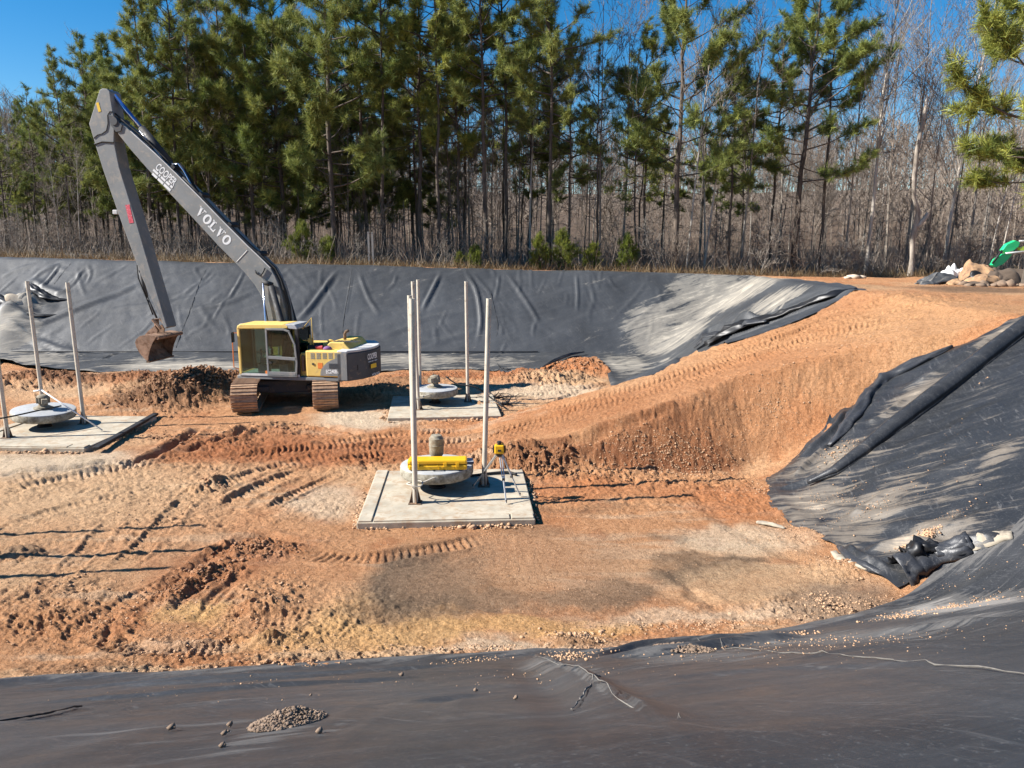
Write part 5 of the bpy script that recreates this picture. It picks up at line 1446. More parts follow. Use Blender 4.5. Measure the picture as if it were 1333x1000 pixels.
def tufts_mesh(name, pos, dirs, size, mat, R, blades=26, tint=None, width=0.066):
    """bottlebrush tufts: thin blades fanned about each twig end"""
    n = len(pos)
    pos = np.asarray(pos); dirs = np.asarray(dirs)
    dirs = dirs/np.linalg.norm(dirs, axis=1, keepdims=True)
    rnd = R.normal(size=(n, blades, 3))
    d = dirs[:, None, :]*0.75+rnd*0.62
    d /= np.linalg.norm(d, axis=2, keepdims=True)
    side = np.cross(d, R.normal(size=(n, blades, 3))); side /= np.linalg.norm(side, axis=2, keepdims=True)
    L = (np.asarray(size)[:, None]*R.uniform(0.7, 1.25, (n, blades)))[..., None]
    back = pos[:, None, :]+dirs[:, None, :]*L*R.uniform(-0.6, 0.2, (n, blades, 1))
    a = back+side*L*width*0.5; b = back-side*L*width*0.5; c = back+d*L+side*L*0.02
    V = np.stack([a, b, c], 2).reshape(-1, 3)
    T = np.arange(n*blades*3).reshape(-1, 3)
    me = np_mesh(name, V, tris=T, mat=mat)
    t = (np.clip((R.uniform(0, 1, n) if tint is None else tint), 0, 1))[:, None]*np.ones((1, blades*3))
    t = np.clip(t+R.uniform(-0.2, 0.2, t.shape), 0, 1)
    at = me.attributes.new('tint', 'FLOAT', 'POINT'); at.data.foreach_set('value', t.ravel().astype(np.float32))
    return me

def pine_meshes(seed, H=17.0, r0=0.17, base=0.42, spread=2.5, nb=46, tuft=0.34, dens=1.0, lean=0.0, mat=None, dead=10):
    R = np.random.RandomState(seed)
    tb = TB()
    zs = np.linspace(0, H, 13)
    off = np.cumsum(R.normal(0, 0.06, (13, 2)), 0); off -= off[0]
    ax = np.stack([off[:, 0]+lean*(zs/H)**1.3*H*0.1, off[:, 1], zs], 1)
    rad = 0.66*r0*(1-zs/H)**0.75+0.012; spread *= 1.18; nb = int(nb*0.9); tuft *= 0.9; rad[0] *= 1.25
    tb.limb(list(ax), list(rad), 8)
    trunk = tb.mesh('trunk', M_PBARK)
    br = TB(); pos = []; dirs = []; sz = []
    def axp(z): return np.array([np.interp(z, zs, ax[:, 0]), np.interp(z, zs, ax[:, 1]), z])
    az = R.uniform(0, 6.28)
    for i in range(nb):
        f = max(0.0, (i+R.uniform(-0.4, 0.4))/nb)
        z = H*(base+(1-base)*np.clip(f, 0, 0.985))
        az += 2.4+R.normal(0, 0.5)
        prof = (0.35+0.65*math.sin(math.pi*min(1, (f*0.85+0.22))))*(1-0.72*f**2.2)
        L = spread*prof*R.uniform(0.55, 1.15)
        el = math.radians(-5+50*f+R.normal(0, 12))
        h = np.array((math.cos(az), math.sin(az), 0))
        p = axp(z); pts = [p]
        n = 6
        d = h*math.cos(el)+np.array((0, 0, math.sin(el)))
        for k in range(n):
            d = d+np.array((0, 0, 0.07))+R.normal(0, 0.09, 3); d /= np.linalg.norm(d)
            p = p+d*L/n; pts.append(p)
        r1 = 0.045*(L/spread)+0.008
        br.limb(pts, [r1*(1-k/n*0.8) for k in range(n+1)], 4)
        nt_ = int(7*dens*L+3)
        for k in range(nt_):
            t = R.uniform(0.38, 1.0)**0.8*n
            i0 = min(int(t), n-1); q0 = pts[i0]+(pts[i0+1]-pts[i0])*(t-i0)
            dd_ = pts[i0+1]-pts[i0]; dd_ = dd_/np.linalg.norm(dd_)
            s = dd_*0.7+R.normal(0, 0.6, 3)+np.array((0, 0, 0.25)); s /= np.linalg.norm(s)
            l2 = R.uniform(0.2, 0.62)*(0.6+0.4*L/spread)
            q1 = q0+s*l2
            br.limb([q0, q1], [0.010, 0.006], 3)
            m_ = 2 if l2 < 0.35 else 3
            for j in range(m_):
                pos.append(q0+s*l2*(0.45+0.55*j/(m_-1))+R.normal(0, 0.05, 3)); dirs.append(s+np.array((0, 0, 0.3))+R.normal(0, 0.3, 3)); sz.append(tuft*R.uniform(0.7, 1.15))
    for i in range(dead):
        z = H*R.uniform(0.12, base+0.05); a = R.uniform(0, 6.28); L = R.uniform(0.5, 1.9)
        p = axp(z); d = np.array((math.cos(a), math.sin(a), R.uniform(-0.2, 0.35)))
        pts = [p]
        for k in range(4): d = d+R.normal(0, 0.15, 3); p = p+d*L/4; pts.append(p)
        br.limb(pts, [0.022, 0.018, 0.014, 0.010, 0.005], 3)
        for k in range(3):
            q = pts[1+k]; br.limb([q, q+(d+R.normal(0, 0.6, 3))*L*0.35], [0.010, 0.004], 3)
    crown = tufts_mesh('crown', pos, dirs, sz, mat or M_NEEDLE, R)
    limbs = br.mesh('limb', M_PBARK)
    return (trunk, limbs, crown)

def bare_meshes(seed, H=14.0, r0=0.11, mat=None, depth=4, fork=0.35, spread=0.5, twigmat=None, thin=0.011):
    R = np.random.RandomState(seed)
    tb = TB(); tw = TB()
    def grow(p, d, L, r, lev):
        n = 5 if lev < 2 else 3
        pts = [p]; 
        for k in range(n):
            d = d+R.normal(0, (0.03, 0.12, 0.18, 0.2, 0.2)[lev], 3)+np.array((0, 0, 0.05)); d = d/np.linalg.norm(d)
            pts.append(pts[-1]+d*L/n)
        rr = [max(thin*0.6, r*(1-0.75*k/n)) for k in range(n+1)]
        (tb if lev == 0 else tw).limb(pts, rr, 7 if lev == 0 else (4 if lev == 1 else 3))
        if lev >= depth: return
        nb = (13, 6, 4, 2)[min(lev, 3)]
        for i in range(nb):
            t = (fork+(1-fork)*(i+R.uniform(0, 1))/nb) if lev == 0 else R.uniform(0.2, 1)
            x = min(t*n, n-0.01); i0 = int(x); q = pts[i0]+(pts[i0+1]-pts[i0])*(x-i0)
            a = R.normal(0, 1, 3); a -= d*np.dot(a, d); a /= np.linalg.norm(a)
            sp = spread*R.uniform(0.7, 1.3)
            nd_ = d*math.cos(sp)+a*math.sin(sp)+np.array((0, 0, 0.15))
            l2 = L*(0.42 if lev == 0 else 0.55)*(1.1-0.55*t if lev == 0 else 1)*R.uniform(0.6, 1.1)
            grow(q, nd_/np.linalg.norm(nd_), l2, max(thin, rr[i0]*0.5), lev+1)
    grow(np.zeros(3), np.array((0, 0, 1.0)), H, r0, 0)
    return (tb.mesh('trunk', mat or M_GBARK), tw.mesh('limb', twigmat or M_TWIG), None)

PINES = [pine_meshes(101, 17, 0.16, 0.40, 2.7, 54), pine_meshes(102, 18, 0.15, 0.50, 2.3, 48), pine_meshes(103, 16, 0.13, 0.36, 2.0, 50), pine_meshes(104, 18, 0.18, 0.45, 3.1, 52, dens=1.1),
         pine_meshes(105, 17, 0.14, 0.56, 2.2, 40, dens=0.9)]
DENSE = [pine_meshes(111, 16.5, 0.19, 0.20, 3.3, 74, dens=1.15, tuft=0.40), pine_meshes(112, 15, 0.17, 0.24, 2.9, 64, dens=1.15, tuft=0.38)]
THIN = [pine_meshes(121, 12.5, 0.09, 0.30, 1.5, 40, tuft=0.24, dens=0.8), pine_meshes(122, 14, 0.10, 0.45, 1.6, 34, tuft=0.27, dens=0.8)]
BIG = [pine_meshes(131, 15.5, 0.21, 0.30, 4.2, 46, tuft=0.34, dens=1.25, dead=16)]
SAPL = [pine_meshes(141, 2.6, 0.03, 0.04, 0.9, 34, tuft=0.22, dens=2.2, mat=M_CEDAR, dead=0), pine_meshes(142, 1.8, 0.03, 0.04, 0.8, 28, tuft=0.20, dens=2.6, mat=M_CEDAR, dead=0)]
BARES = [bare_meshes(201, 13, 0.075, M_GBARK, spread=0.65), bare_meshes(202, 15, 0.07, M_GBARK, fork=0.4, spread=0.6), bare_meshes(203, 11, 0.06, M_TWIG, fork=0.3, spread=0.75), bare_meshes(204, 14, 0.06, M_TWIG, fork=0.25, spread=0.6)]
WHITES = [bare_meshes(211, 16, 0.105, M_WBARK, fork=0.30, spread=0.5, twigmat=M_WBARK, depth=3), bare_meshes(212, 12, 0.065, M_WBARK, fork=0.4, spread=0.5, twigmat=M_GBARK, depth=3)]

def tree(name, cat, ms, x, y, label, group, s=1.0, rz=None, lean=0.0, leany=0.0, sz=None):
    r = empty(name, (x, y, float(land(x, y))-0.08), rz if rz is not None else rng.uniform(0, 6.28))
    r.rotation_euler = (leany, lean, r.rotation_euler.z)
    r.rotation_mode = 'ZXY'
    r.scale = (s, s, sz or s)
    tag(r, label, cat, group)
    for me, nm in zip(ms, ('trunk', 'limb', 'crown')):
        if me is None: continue
        o = link('branches' if nm == 'limb' else nm, me, r)
        if nm != 'trunk': o['kind'] = 'stuff'
    return r
def xat(px, Y, z=4.0): 
    depth = Y*math.cos(PITCH)+(CAMZ-z)*math.sin(PITCH)
    return (px-666.5)/1000.0*depth

G_P = 'pines along the top of the far bank'; G_B = 'bare hardwoods along the top of the far bank'
# (mesh, px of the trunk foot, distance, scale, lean, label)
FRONT = [
    (THIN[0], 12, 43.5, 0.66, 0.0, 'thin young pine at the left edge of the picture, above the rips in the liner'),
    (THIN[1], 48, 44.5, 0.66, 0.02, 'thin young pine left of the row of small boards, sparse crown'),
    (PINES[2], 96, 44.0, 0.70, 0.0, 'slim pine left of the top of the long arm, with open sky on its left'),
    (DENSE[1], 160, 46.5, 0.74, 0.0, 'full crowned pine directly behind the top of the long arm'),
    (DENSE[0], 200, 43.6, 0.88, 0.0, 'tall pine right of the arm, top reaching the upper edge of the picture'),
    (PINES[4], 237, 43.5, 0.90, 0.0, 'pine seen between arm and boom, in the gap above the letters'),
    (PINES[2], 262, 45.5, 1.06, 0.0, 'dark slender pine behind the middle of the boom'),
    (DENSE[1], 335, 44.5, 1.02, 0.0, 'bushy pine behind the lower boom, needles down to half height'),
    (DENSE[0], 438, 42.2, 1.08, 0.0, 'broad sunlit pine with the densest crown, right of the boom'),
    (DENSE[0], 372, 45.0, 1.02, 0.0, 'pine crowding the left side of the broad sunlit pine'),
    (PINES[1], 500, 43.2, 1.0, 0.0, 'tall straight pine above the twin grey marker posts'),
    (PINES[0], 548, 44.6, 1.04, 0.0, 'dark pine over the three nearest steel posts'),
    (PINES[4], 572, 42.8, 1.0, 0.01, 'pine trunk just left of the steel post at picture centre'),
    (PINES[2], 600, 45.2, 1.08, 0.0, 'slender pine behind the right hand steel post of the far pad'),
    (PINES[3], 632, 43.0, 1.0, 0.0, 'dark trunked pine standing over the small green saplings, left one'),
    (PINES[1], 657, 44.3, 1.04, -0.01, 'close pair pine, left of the thick black trunk'),
    (PINES[0], 716, 42.4, 1.02, 0.0, 'thick black trunked pine above the green saplings, tallest near picture centre'),
    (PINES[2], 738, 44.6, 0.80, 0.0, 'slim pine at the left side of the blue sky gap'),
    (THIN[1], 775, 43.4, 0.86, 0.0, 'low yellow green pine standing under the sky gap'),
    (THIN[0], 826, 42.6, 0.92, 0.0, 'loose yellow green pine left of the large light trunked pine'),
    (BIG[0], 880, 41.6, 1.08, 0.0, 'large light trunked pine with a wide spreading crown right of centre'),
    (PINES[4], 838, 44.8, 0.80, 0.0, 'dark trunked pine close behind the loose yellow green pine'),
    (PINES[2], 948, 43.0, 0.78, 0.0, 'narrow dark pine between the large light pine and the leaning pine'),
    (BIG[0], 1033, 41.8, 1.06, 0.035, 'wide dark pine leaning right with drooping lower limbs'),
    (PINES[4], 1066, 43.4, 0.95, 0.02, 'pine right of the wide leaning one, bare for most of its height'),
    (PINES[1], 1002, 44.6, 0.78, 0.0, 'pine close left of the wide leaning one'),
    (PINES[3], 478, 47.5, 1.0, 0.0, 'pine behind and right of the broad sunlit pine'),
    (PINES[0], 300, 47.5, 1.02, 0.0, 'pine standing deep behind the letters on the boom'),
    (PINES[1], 128, 48.5, 0.72, 0.0, 'deep standing pine whose top shows left of the arm head'),
    (PINES[2], 688, 47.0, 1.05, 0.0, 'deep standing pine left of the thick black trunk'),
]
for i, (ms, px, Y, s, ln, lab) in enumerate(FRONT):
    tree('pine_tree', 'pine', ms, xat(px, Y), Y, lab, G_P, s, rz=(i*2.1) % 6.28, lean=ln)
# bigger, nearer pine whose branches enter at the right edge
NEARP = pine_meshes(151, 13.5, 0.22, 0.22, 3.1, 52, tuft=0.42, dens=1.3)
tree('pine_tree', 'pine', NEARP, xat(1338, 32.0), 32.0, 'nearest pine with big clumps of needles hanging in at the right edge', G_P, 1.2, rz=1.0)

WH = [
    (WHITES[0], 1127, 41.6, 1.0, 0.075, 'tall white barked birch leaning right, beside the broken snag'),
    (WHITES[1], 893, 41.4, 1.0, 0.06, 'thin white barked tree just right of the large light trunked pine'),
    (WHITES[1], 916, 43.5, 1.05, 0.10, 'slanting white barked tree behind the large light trunked pine'),
    (WHITES[0], 1228, 43.0, 0.95, 0.05, 'white barked tree over the left end of the debris heap'),
    (BARES[1], 1258, 42.0, 1.0, 0.03, 'grey bare tree over the middle of the debris heap'),
    (WHITES[1], 1285, 41.2, 0.75, 0.10, 'slender pale tree leaning behind the debris heap'),
    (WHITES[1], 1298, 41.6, 0.70, 0.12, 'slender pale tree leaning just left of the green arm'),
    (WHITES[1], 690, 45.5, 1.1, 0.0, 'pale trunk between the black trunked pines'),
    (BARES[0], 964, 42.4, 0.95, 0.02, 'grey bare tree left of the wide leaning pine'),
    (BARES[1], 1178, 44.0, 1.0, 0.0, 'grey bare tree behind the broken snag'),
    (BARES[0], 1100, 43.2, 0.9, -0.02, 'grey bare tree between the leaning pine and the birch'),
    (BARES[2], 1205, 41.8, 0.9, 0.03, 'low brown bare tree right of the broken snag'),
    (WHITES[1], 108, 42.0, 0.45, 0.0, 'small pale sapling above the boards at the left'),
    (WHITES[1], 80, 42.3, 0.42, 0.02, 'smaller pale sapling left of the boards'),
    (BARES[3], 780, 43.0, 1.0, 0.02, 'brown bare tree standing in the blue sky gap'),
]
for ms, px, Y, s, ln, lab in WH:
    tree('bare_tree', 'tree', ms, xat(px, Y), Y, lab, G_B, s, lean=ln)

# deeper rows nobody can tell apart one from another: pines and bare trees
xs = [x for x in range(110, 1010, 36)]
for k, px in enumerate(xs):
    Y = 48.5+rng.uniform(0, 7)
    px = px+rng.uniform(-10, 10)
    if 745 < px < 800 or px < 60: continue
    tree('pine_tree', 'pine', (PINES+THIN)[k*3 % 7], xat(px, Y), Y, 'dark pine standing deep in the wood behind the front row', 'pines deep in the wood', (rng.uniform(0.52, 0.75) if px > 690 else rng.uniform(0.68, 0.95)) if px > 180 else 0.58)
for k, px in enumerate(range(-20, 600, 31)):
    Y = 49+(k*37 % 11)
    tree('pine_tree', 'pine', DENSE[k % 2], xat(px+rng.uniform(-8, 8), Y), Y, 'low crowned dark pine deep in the left half of the wood', 'low crowned pines deep in the wood', 0.52+0.03*(k % 4) if px < 110 else rng.uniform(0.66, 0.9))
for k in range(95):
    px = rng.uniform(-60, 1420); Y = rng.uniform(44.5, 62)
    tree('bare_tree', 'tree', BARES[k % 4] if rng.random() < 0.85 else WHITES[1], xat(px, Y), Y, ('grey', 'tall grey', 'low brown', 'tall brown')[k % 4]+' bare tree deep in the wood behind the far bank', 'bare trees deep in the wood', rng.uniform(0.65, 1.0)*(1 if px > 200 else 0.7), lean=rng.uniform(-0.06, 0.06))

# broken snag
def snag():
    x, y = xat(1186, 40.6), 40.6
    r = empty('broken_snag', (x, y, float(land(x, y))-0.05))
    tag(r, 'dead pale tree trunk snapped off at the top, with a short stub branch', 'dead tree')
    tb = TB(); 
    P = [(0, 0), (0.02, 1.0), (-0.05, 2.0), (0.10, 2.7), (0.15, 3.4), (-0.15, 4.1), (-0.22, 5.2), (-0.18, 6.4), (-0.05, 7.6), (0.06, 8.4), (0.10, 8.8)]
    tb.limb([np.array((a_, 0.02*i, b_)) for i, (a_, b_) in enumerate(P)], [0.17, 0.12, 0.13, 0.16, 0.11, 0.10, 0.10, 0.11, 0.10, 0.09, 0.07], 10)
    link('trunk', tb.mesh('trunk', M_GBARK), r)
    tb = TB(); tb.limb([np.array((0.1, 0, 2.6)), np.array((0.45, 0, 3.0)), np.array((0.62, 0, 3.3))], [0.14, 0.12, 0.10], 8); link('stub_branch', tb.mesh('stub_branch', M_WBARK), r)
    tb = TB(); tb.limb([np.array((0.08, 0.18, 8.7)), np.array((0.1, 0.19, 9.15))], [0.09, 0.02], 5); link('splinter', tb.mesh('splinter', M_WBARK), r)
snag()

# small green saplings along the rim
for k, (px, Y, v, s, lab) in enumerate(((618, 41.0, 1, 0.75, 'low yellow green sapling left of the pair of taller ones'), (702, 40.8, 0, 0.85, 'bright green sapling left of the black pine trunk'), (735, 40.9, 0, 0.95, 'bright green sapling right of the black pine trunk'),
                                    (426, 41.6, 1, 0.9, 'green sapling at the foot of the broad sunlit pine'), (392, 41.8, 0, 1.0, 'yellow green sapling between boom and broad pine'),
                                    (598, 41.3, 1, 0.55, 'tiny green sapling over the centre posts'), (770, 41.6, 1, 0.9, 'green sapling under the sky gap'),
                                    (815, 41.6, 0, 0.9, 'green sapling left of the large light trunked pine'))):
    tree('sapling', 'sapling', SAPL[v], xat(px, Y), Y, lab, 'green saplings along the rim', s*0.62, sz=s*0.85)

SHRUB = [bare_meshes(231, 2.4, 0.025, M_TWIG, fork=0.05, spread=0.75, depth=3, thin=0.007), bare_meshes(232, 1.9, 0.02, M_GBARK, fork=0.03, spread=0.9, depth=3, thin=0.007, twigmat=M_GBARK)]
for k in range(95):
    px = rng.uniform(-40, 1400); Y = rng.uniform(40.8, 46)
    tree('bare_shrub', 'shrub', SHRUB[k % 2], xat(px, Y), Y, 'leafless tangled shrub at the foot of the wood '+('above the left pad' if px < 250 else 'behind the excavator boom' if px < 500 else 'behind the tall posts' if px < 800 else 'above the ramp' if px < 1150 else 'by the debris heap'), 'leafless shrubs along the wood edge', rng.uniform(0.6, 1.5)*(1.25 if px > 900 else 1), lean=rng.uniform(-0.4, 0.4))
for px, Y, s_, ln, lab in ((1060, 41.0, 1.6, 0.9, 'pale fallen bough slanting left of the birch foot'), (1145, 40.6, 1.5, -0.8, 'pale bough slanting right of the birch foot'), (1215, 40.8, 1.4, 0.7, 'pale leaning bough between snag and debris heap')):
    tree('leaning_bough', 'bough', SHRUB[1], xat(px, Y), Y, lab, 'leaning boughs at the wood edge', s_, lean=ln)

# ---- undergrowth: twigs and dry stalks along the wood's edge, and the far wood on its rise
def brush(name, n, xr, yr, h, label, mat, seed, width=0.012, dens_fn=None):
    R = np.random.RandomState(seed)
    x = R.uniform(*xr, n); y = yr[0]+(yr[1]-yr[0])*R.uniform(0, 1, n)**1.6
    z = land(x, y)-0.03
    az_ = R.uniform(0, 2*math.pi, n); ln = np.abs(R.normal(0.35, 0.5, n)); hh = h*R.uniform(0.3, 1.1, n)*(1+0.5*R.rand(n)*(y-yr[0])/8)
    V = []; T = []
    segs = 3
    base = np.stack([x, y, z], 1)
    d = np.stack([np.cos(az_)*ln, np.sin(az_)*ln, np.ones(n)], 1)
    side = np.stack([np.ones(n), R.normal(0, 0.5, n), np.zeros(n)], 1); side /= np.linalg.norm(side, axis=1, keepdims=True)
    pts = [base]
    for k in range(segs):
        d = d+R.normal(0, 0.38, (n, 3)); pts.append(pts[-1]+d*(hh/segs)[:, None])
    w = width*R.uniform(0.6, 1.6, n)
    ring_ = []
    for k, p in enumerate(pts):
        ww = (w*(1-0.8*k/segs))[:, None]
        ring_.append(np.stack([p-side*ww, p+side*ww], 1))
    V = np.stack(ring_, 1).reshape(-1, 3)
    i0 = np.arange(n)*(segs+1)*2
    Q = np.concatenate([np.stack([i0+2*k, i0+2*k+1, i0+2*k+3, i0+2*k+2], 1) for k in range(segs)])
    me = np_mesh(name, V, quads=Q, mat=mat)
    at = me.attributes.new('tint', 'FLOAT', 'POINT'); at.data.foreach_set('value', np.repeat(R.rand(n), (segs+1)*2).astype(np.float32))
    o = link(name, me); tag(o, label, 'undergrowth', kind='stuff'); return o
brush('undergrowth', 15000, (-46, 40), (41.0, 54.0), 1.25, 'tangle of bare brown stems and twigs at the foot of the wood', M_TWIG, 31, 0.013)
brush('dry_grass', 15000, (-40, 34), (39.9, 42.5), 0.38, 'dry tan grass and weeds along the edge of the wood', M_DRYLEAF, 32, 0.014)

def far_wood():
    R = np.random.RandomState(77)
    tb = TB(); n = 1500
    V = []; Q = []; c = 0
    for i in range(n):
        r = R.uniform(60, 128); a = math.radians(R.uniform(-44, 44))
        x, y = r*math.sin(a), r*math.cos(a); z = float(land(x, y))-0.3
        H = R.uniform(6, 10.5); w = 0.05*r/80*R.uniform(0.6, 1.5)
        top = np.array((x+R.normal(0, 0.4), y, z+H))
        segs = [(np.array((x, y, z)), top, w)]
        for k in range(30):
            t = R.uniform(0.22, 1.0); p = np.array((x, y, z))*(1-t)+top*t
            L = H*0.24*(1.15-t*0.7)*R.uniform(0.5, 1.2)
            d = np.array((R.normal(0, 0.7), R.normal(0, 0.7), R.uniform(0.2, 1.3))); d /= np.linalg.norm(d)
            q_ = p+d*L
            segs.append((p, q_, w*0.5))
            d2 = d+R.normal(0, 0.5, 3)
            segs.append((p+(q_-p)*0.5, p+(q_-p)*0.5+d2*L*0.6, w*0.4))
        for p, q_, ww in segs:
            s = np.array((math.cos(a), -math.sin(a), 0))*ww if abs((q_-p)[2]) > 0.3*np.linalg.norm(q_-p) else np.array((0, 0, ww))
            V += [p-s, p+s, q_+s*0.35, q_-s*0.35]; Q.append((c, c+1, c+2, c+3)); c += 4
    me = np_mesh('distant_wood', np.array(V), quads=np.array(Q), mat=M_TWIG)
    o = link('distant_wood', me); tag(o, 'distant brown leafless wood rising behind the pines', 'wood', kind='stuff')
far_wood()
# ------------------------------------------------------------------ clods, heaps, debris
def clod_template(seed, squash=0.75):
    R = np.random.RandomState(seed)
    bm = bmesh.new(); bmesh.ops.create_icosphere(bm, subdivisions=1, radius=1.0)
    v = np.array([p.co[:] for p in bm.verts]); f = np.array([[q.index for q in p.verts] for p in bm.faces]); bm.free()
    v = v*(1+R.uniform(-0.45, 0.35, (len(v), 1))); v[:, 2] *= squash
    return v, f
CT = [clod_template(i) for i in range(6)]
def clods(name, pts, sizes, mat, label, cat='clods', kind='stuff', sink=0.25):
    R = np.random.RandomState(len(pts))
    V = []; F = []; n = 0
    for k, (p, s) in enumerate(zip(pts, sizes)):
        v, f = CT[k % 6]
        a = R.uniform(0, 6.28); c, sn = math.cos(a), math.sin(a)
        sc = np.array((R.uniform(0.75, 1.3), R.uniform(0.75, 1.3), R.uniform(0.6, 1.0)))*s
        w = v*sc; w = np.stack([w[:, 0]*c-w[:, 1]*sn, w[:, 0]*sn+w[:, 1]*c, w[:, 2]], 1)+np.array(p)+np.array((0, 0, s*(0.5-sink)))
        V.append(w); F.append(f+n); n += len(v)
    me = np_mesh(name, np.concatenate(V), tris=np.concatenate(F), mat=mat)
    o = link(name, me); tag(o, label, cat, kind=kind); return o
def scatter_px(specs, lift=0.0, seed=1, ground=True):
    """specs: (px, py, hw, hh, count, size) ellipses of the photograph laid on the land"""
    R = np.random.RandomState(seed); P = []; S = []
    for px, py, hw, hh, n, s in specs:
        cx, cy, rx, ry = px_ellipse(px, py, hw, hh)
        a = R.uniform(0, 6.28, n); q = np.sqrt(R.uniform(0, 1, n))*np.abs(R.normal(0.8, 0.3, n))
        x = cx+rx*q*np.cos(a); y = cy+ry*q*np.sin(a)
        z = (ground_z(x, y) if ground else land(x, y))+lift
        for i in range(n): P.append((x[i], y[i], z[i])); S.append(min(s*2.2, s*math.exp(R.normal(-0.25, 0.5)))*0.42)
    return P, S
P, S = scatter_px([(262, 510, 58, 24, 900, 0.11), (210, 520, 60, 16, 260, 0.09), (60, 500, 70, 10, 160, 0.09), (180, 497, 130, 7, 260, 0.08), (355, 560, 60, 8, 160, 0.07), (240, 570, 90, 14, 200, 0.06), (330, 720, 62, 14, 300, 0.045), (265, 752, 46, 18, 260, 0.045),
                   (225, 775, 36, 14, 160, 0.04), (700, 606, 60, 16, 300, 0.06), (760, 622, 80, 8, 260, 0.045), (900, 628, 90, 8, 240, 0.045), (745, 480, 45, 12, 220, 0.10), (700, 495, 60, 8, 160, 0.08), (275, 632, 26, 8, 80, 0.05), (560, 492, 100, 6, 160, 0.07), (500, 508, 60, 6, 120, 0.08), (640, 520, 20, 6, 40, 0.07)], seed=2)
clods('dirt_clods', P, S, M_CLOD, 'broken brown clods on the heap and along the ruts of the pit floor')
P, S = scatter_px([(150, 800, 160, 50, 500, 0.028), (60, 770, 90, 30, 300, 0.03), (350, 780, 60, 40, 300, 0.028), (300, 840, 250, 26, 420, 0.026), (350, 872, 300, 6, 500, 0.026), (110, 884, 130, 5, 300, 0.028), (620, 845, 130, 8, 420, 0.03), (750, 832, 60, 10, 260, 0.042),
                   (900, 815, 160, 10, 500, 0.026), (1090, 790, 80, 18, 700, 0.028), (1090, 740, 50, 24, 300, 0.03), (1060, 700, 60, 20, 260, 0.028), (1000, 700, 90, 20, 300, 0.02), (760, 740, 200, 60, 1500, 0.016), (620, 700, 100, 40, 400, 0.016), (870, 590, 130, 30, 1500, 0.035), (1000, 530, 60, 50, 700, 0.03),
                   (860, 618, 150, 10, 500, 0.035), (1150, 440, 160, 40, 500, 0.03), (500, 720, 300, 40, 400, 0.018), (980, 640, 70, 14, 200, 0.03), (200, 660, 160, 30, 260, 0.028)], seed=3)
clods('pale_pebbles', P, S, M_CLOD_PALE, 'small tan lumps and pebbles strewn over the pit floor and the ramp face')
P, S = scatter_px([(620, 862, 60, 8, 120, 0.022), (735, 860, 30, 10, 120, 0.03), (900, 850, 160, 12, 180, 0.018), (1100, 840, 160, 14, 200, 0.018), (1240, 795, 95, 7, 700, 0.026), (1180, 806, 50, 5, 200, 0.026), (1260, 770, 60, 14, 50, 0.02), (700, 890, 120, 20, 40, 0.014), (300, 900, 250, 14, 60, 0.014), (1020, 830, 50, 5, 120, 0.035), (1240, 765, 90, 20, 60, 0.016), (1100, 850, 200, 16, 140, 0.010), (900, 870, 300, 20, 80, 0.008), (500, 900, 400, 20, 70, 0.007), (760, 852, 60, 6, 200, 0.025)], lift=0.05, seed=4, ground=False)
clods('pale_pebbles', P, S, M_CLOD_PALE, 'small tan lumps scattered on the near liner')
P, S = scatter_px([(1200, 706, 34, 8, 420, 0.035), (1130, 672, 70, 26, 260, 0.02), (1080, 655, 50, 24, 200, 0.02), (1250, 600, 90, 60, 60, 0.02), (1095, 592, 30, 16, 130, 0.03), (1280, 505, 12, 5, 10, 0.03), (1220, 690, 60, 12, 120, 0.02)], lift=0.11, seed=5, ground=False)
clods('pale_pebbles', P, S, M_CLOD_PALE, 'crumbled tan soil on the right hand liner')

def heap(px, py, hw, hh, h, n, s, label, lift=0.05):
    cx, cy, rx, ry = px_ellipse(px, py, hw, hh); ry = max(ry, rx*0.45)
    R = np.random.RandomState(int(px)); P = []; S = []
    for i in range(n):
        a = R.uniform(0, 6.28); q = math.sqrt(R.rand())
        x = cx+rx*q*math.cos(a); y = cy+ry*q*math.sin(a)
        P.append((x, y, float(land(x, y))+lift+h*(1-q)**0.8*R.uniform(0.0, 1.0))); S.append(s*math.exp(R.normal(-0.2, 0.45)))
    o = clods('dirt_heap', P, S, M_CLOD_GREY, label, 'dirt heap', 'stuff', 0.3)
heap(378, 951, 42, 12, 0.075, 4200, 0.0062, 'largest heap of crumbled brown soil on the near liner, lower left of centre')
heap(885, 850, 26, 9, 0.09, 1200, 0.011, 'heap of crumbled soil on the near liner edge right of centre')
for px, py, s, lab in ((225, 962, 0.035, 'small dark clod on the near liner left of the largest heap'), (300, 958, 0.028, 'small clod just left of the largest heap'), (296, 969, 0.026, 'small pale clod below left of the largest heap'), (417, 969, 0.03, 'small clod below right of the largest heap'),
                       (292, 988, 0.024, 'lowest small clod near the bottom edge'), (522, 885, 0.045, 'lump of soil on the near liner below the pad'), (405, 915, 0.02, 'tiny dark clod at mid left of the near liner'), (620, 909, 0.028, 'dark clod left of the diagonal liner crease'),
                       (671, 921, 0.026, 'pale clod beside the diagonal liner crease'), (325, 898, 0.02, 'tiny clod near the soil edge at left'), (361, 937, 0.016, 'tiny clod above the largest heap')):
    x, y, z = on_land(px, py)
    P = [(x+0.3*rng.uniform(-s, s), y+0.3*rng.uniform(-s, s), z+0.055) for _ in range(5)]
    clods('dirt_clod', P, [s*0.55*f for f in (1, 0.7, 0.6, 0.5, 0.4)], M_CLOD_GREY, lab, 'clod', 'thing')['group'] = 'single clods lying on the near liner'

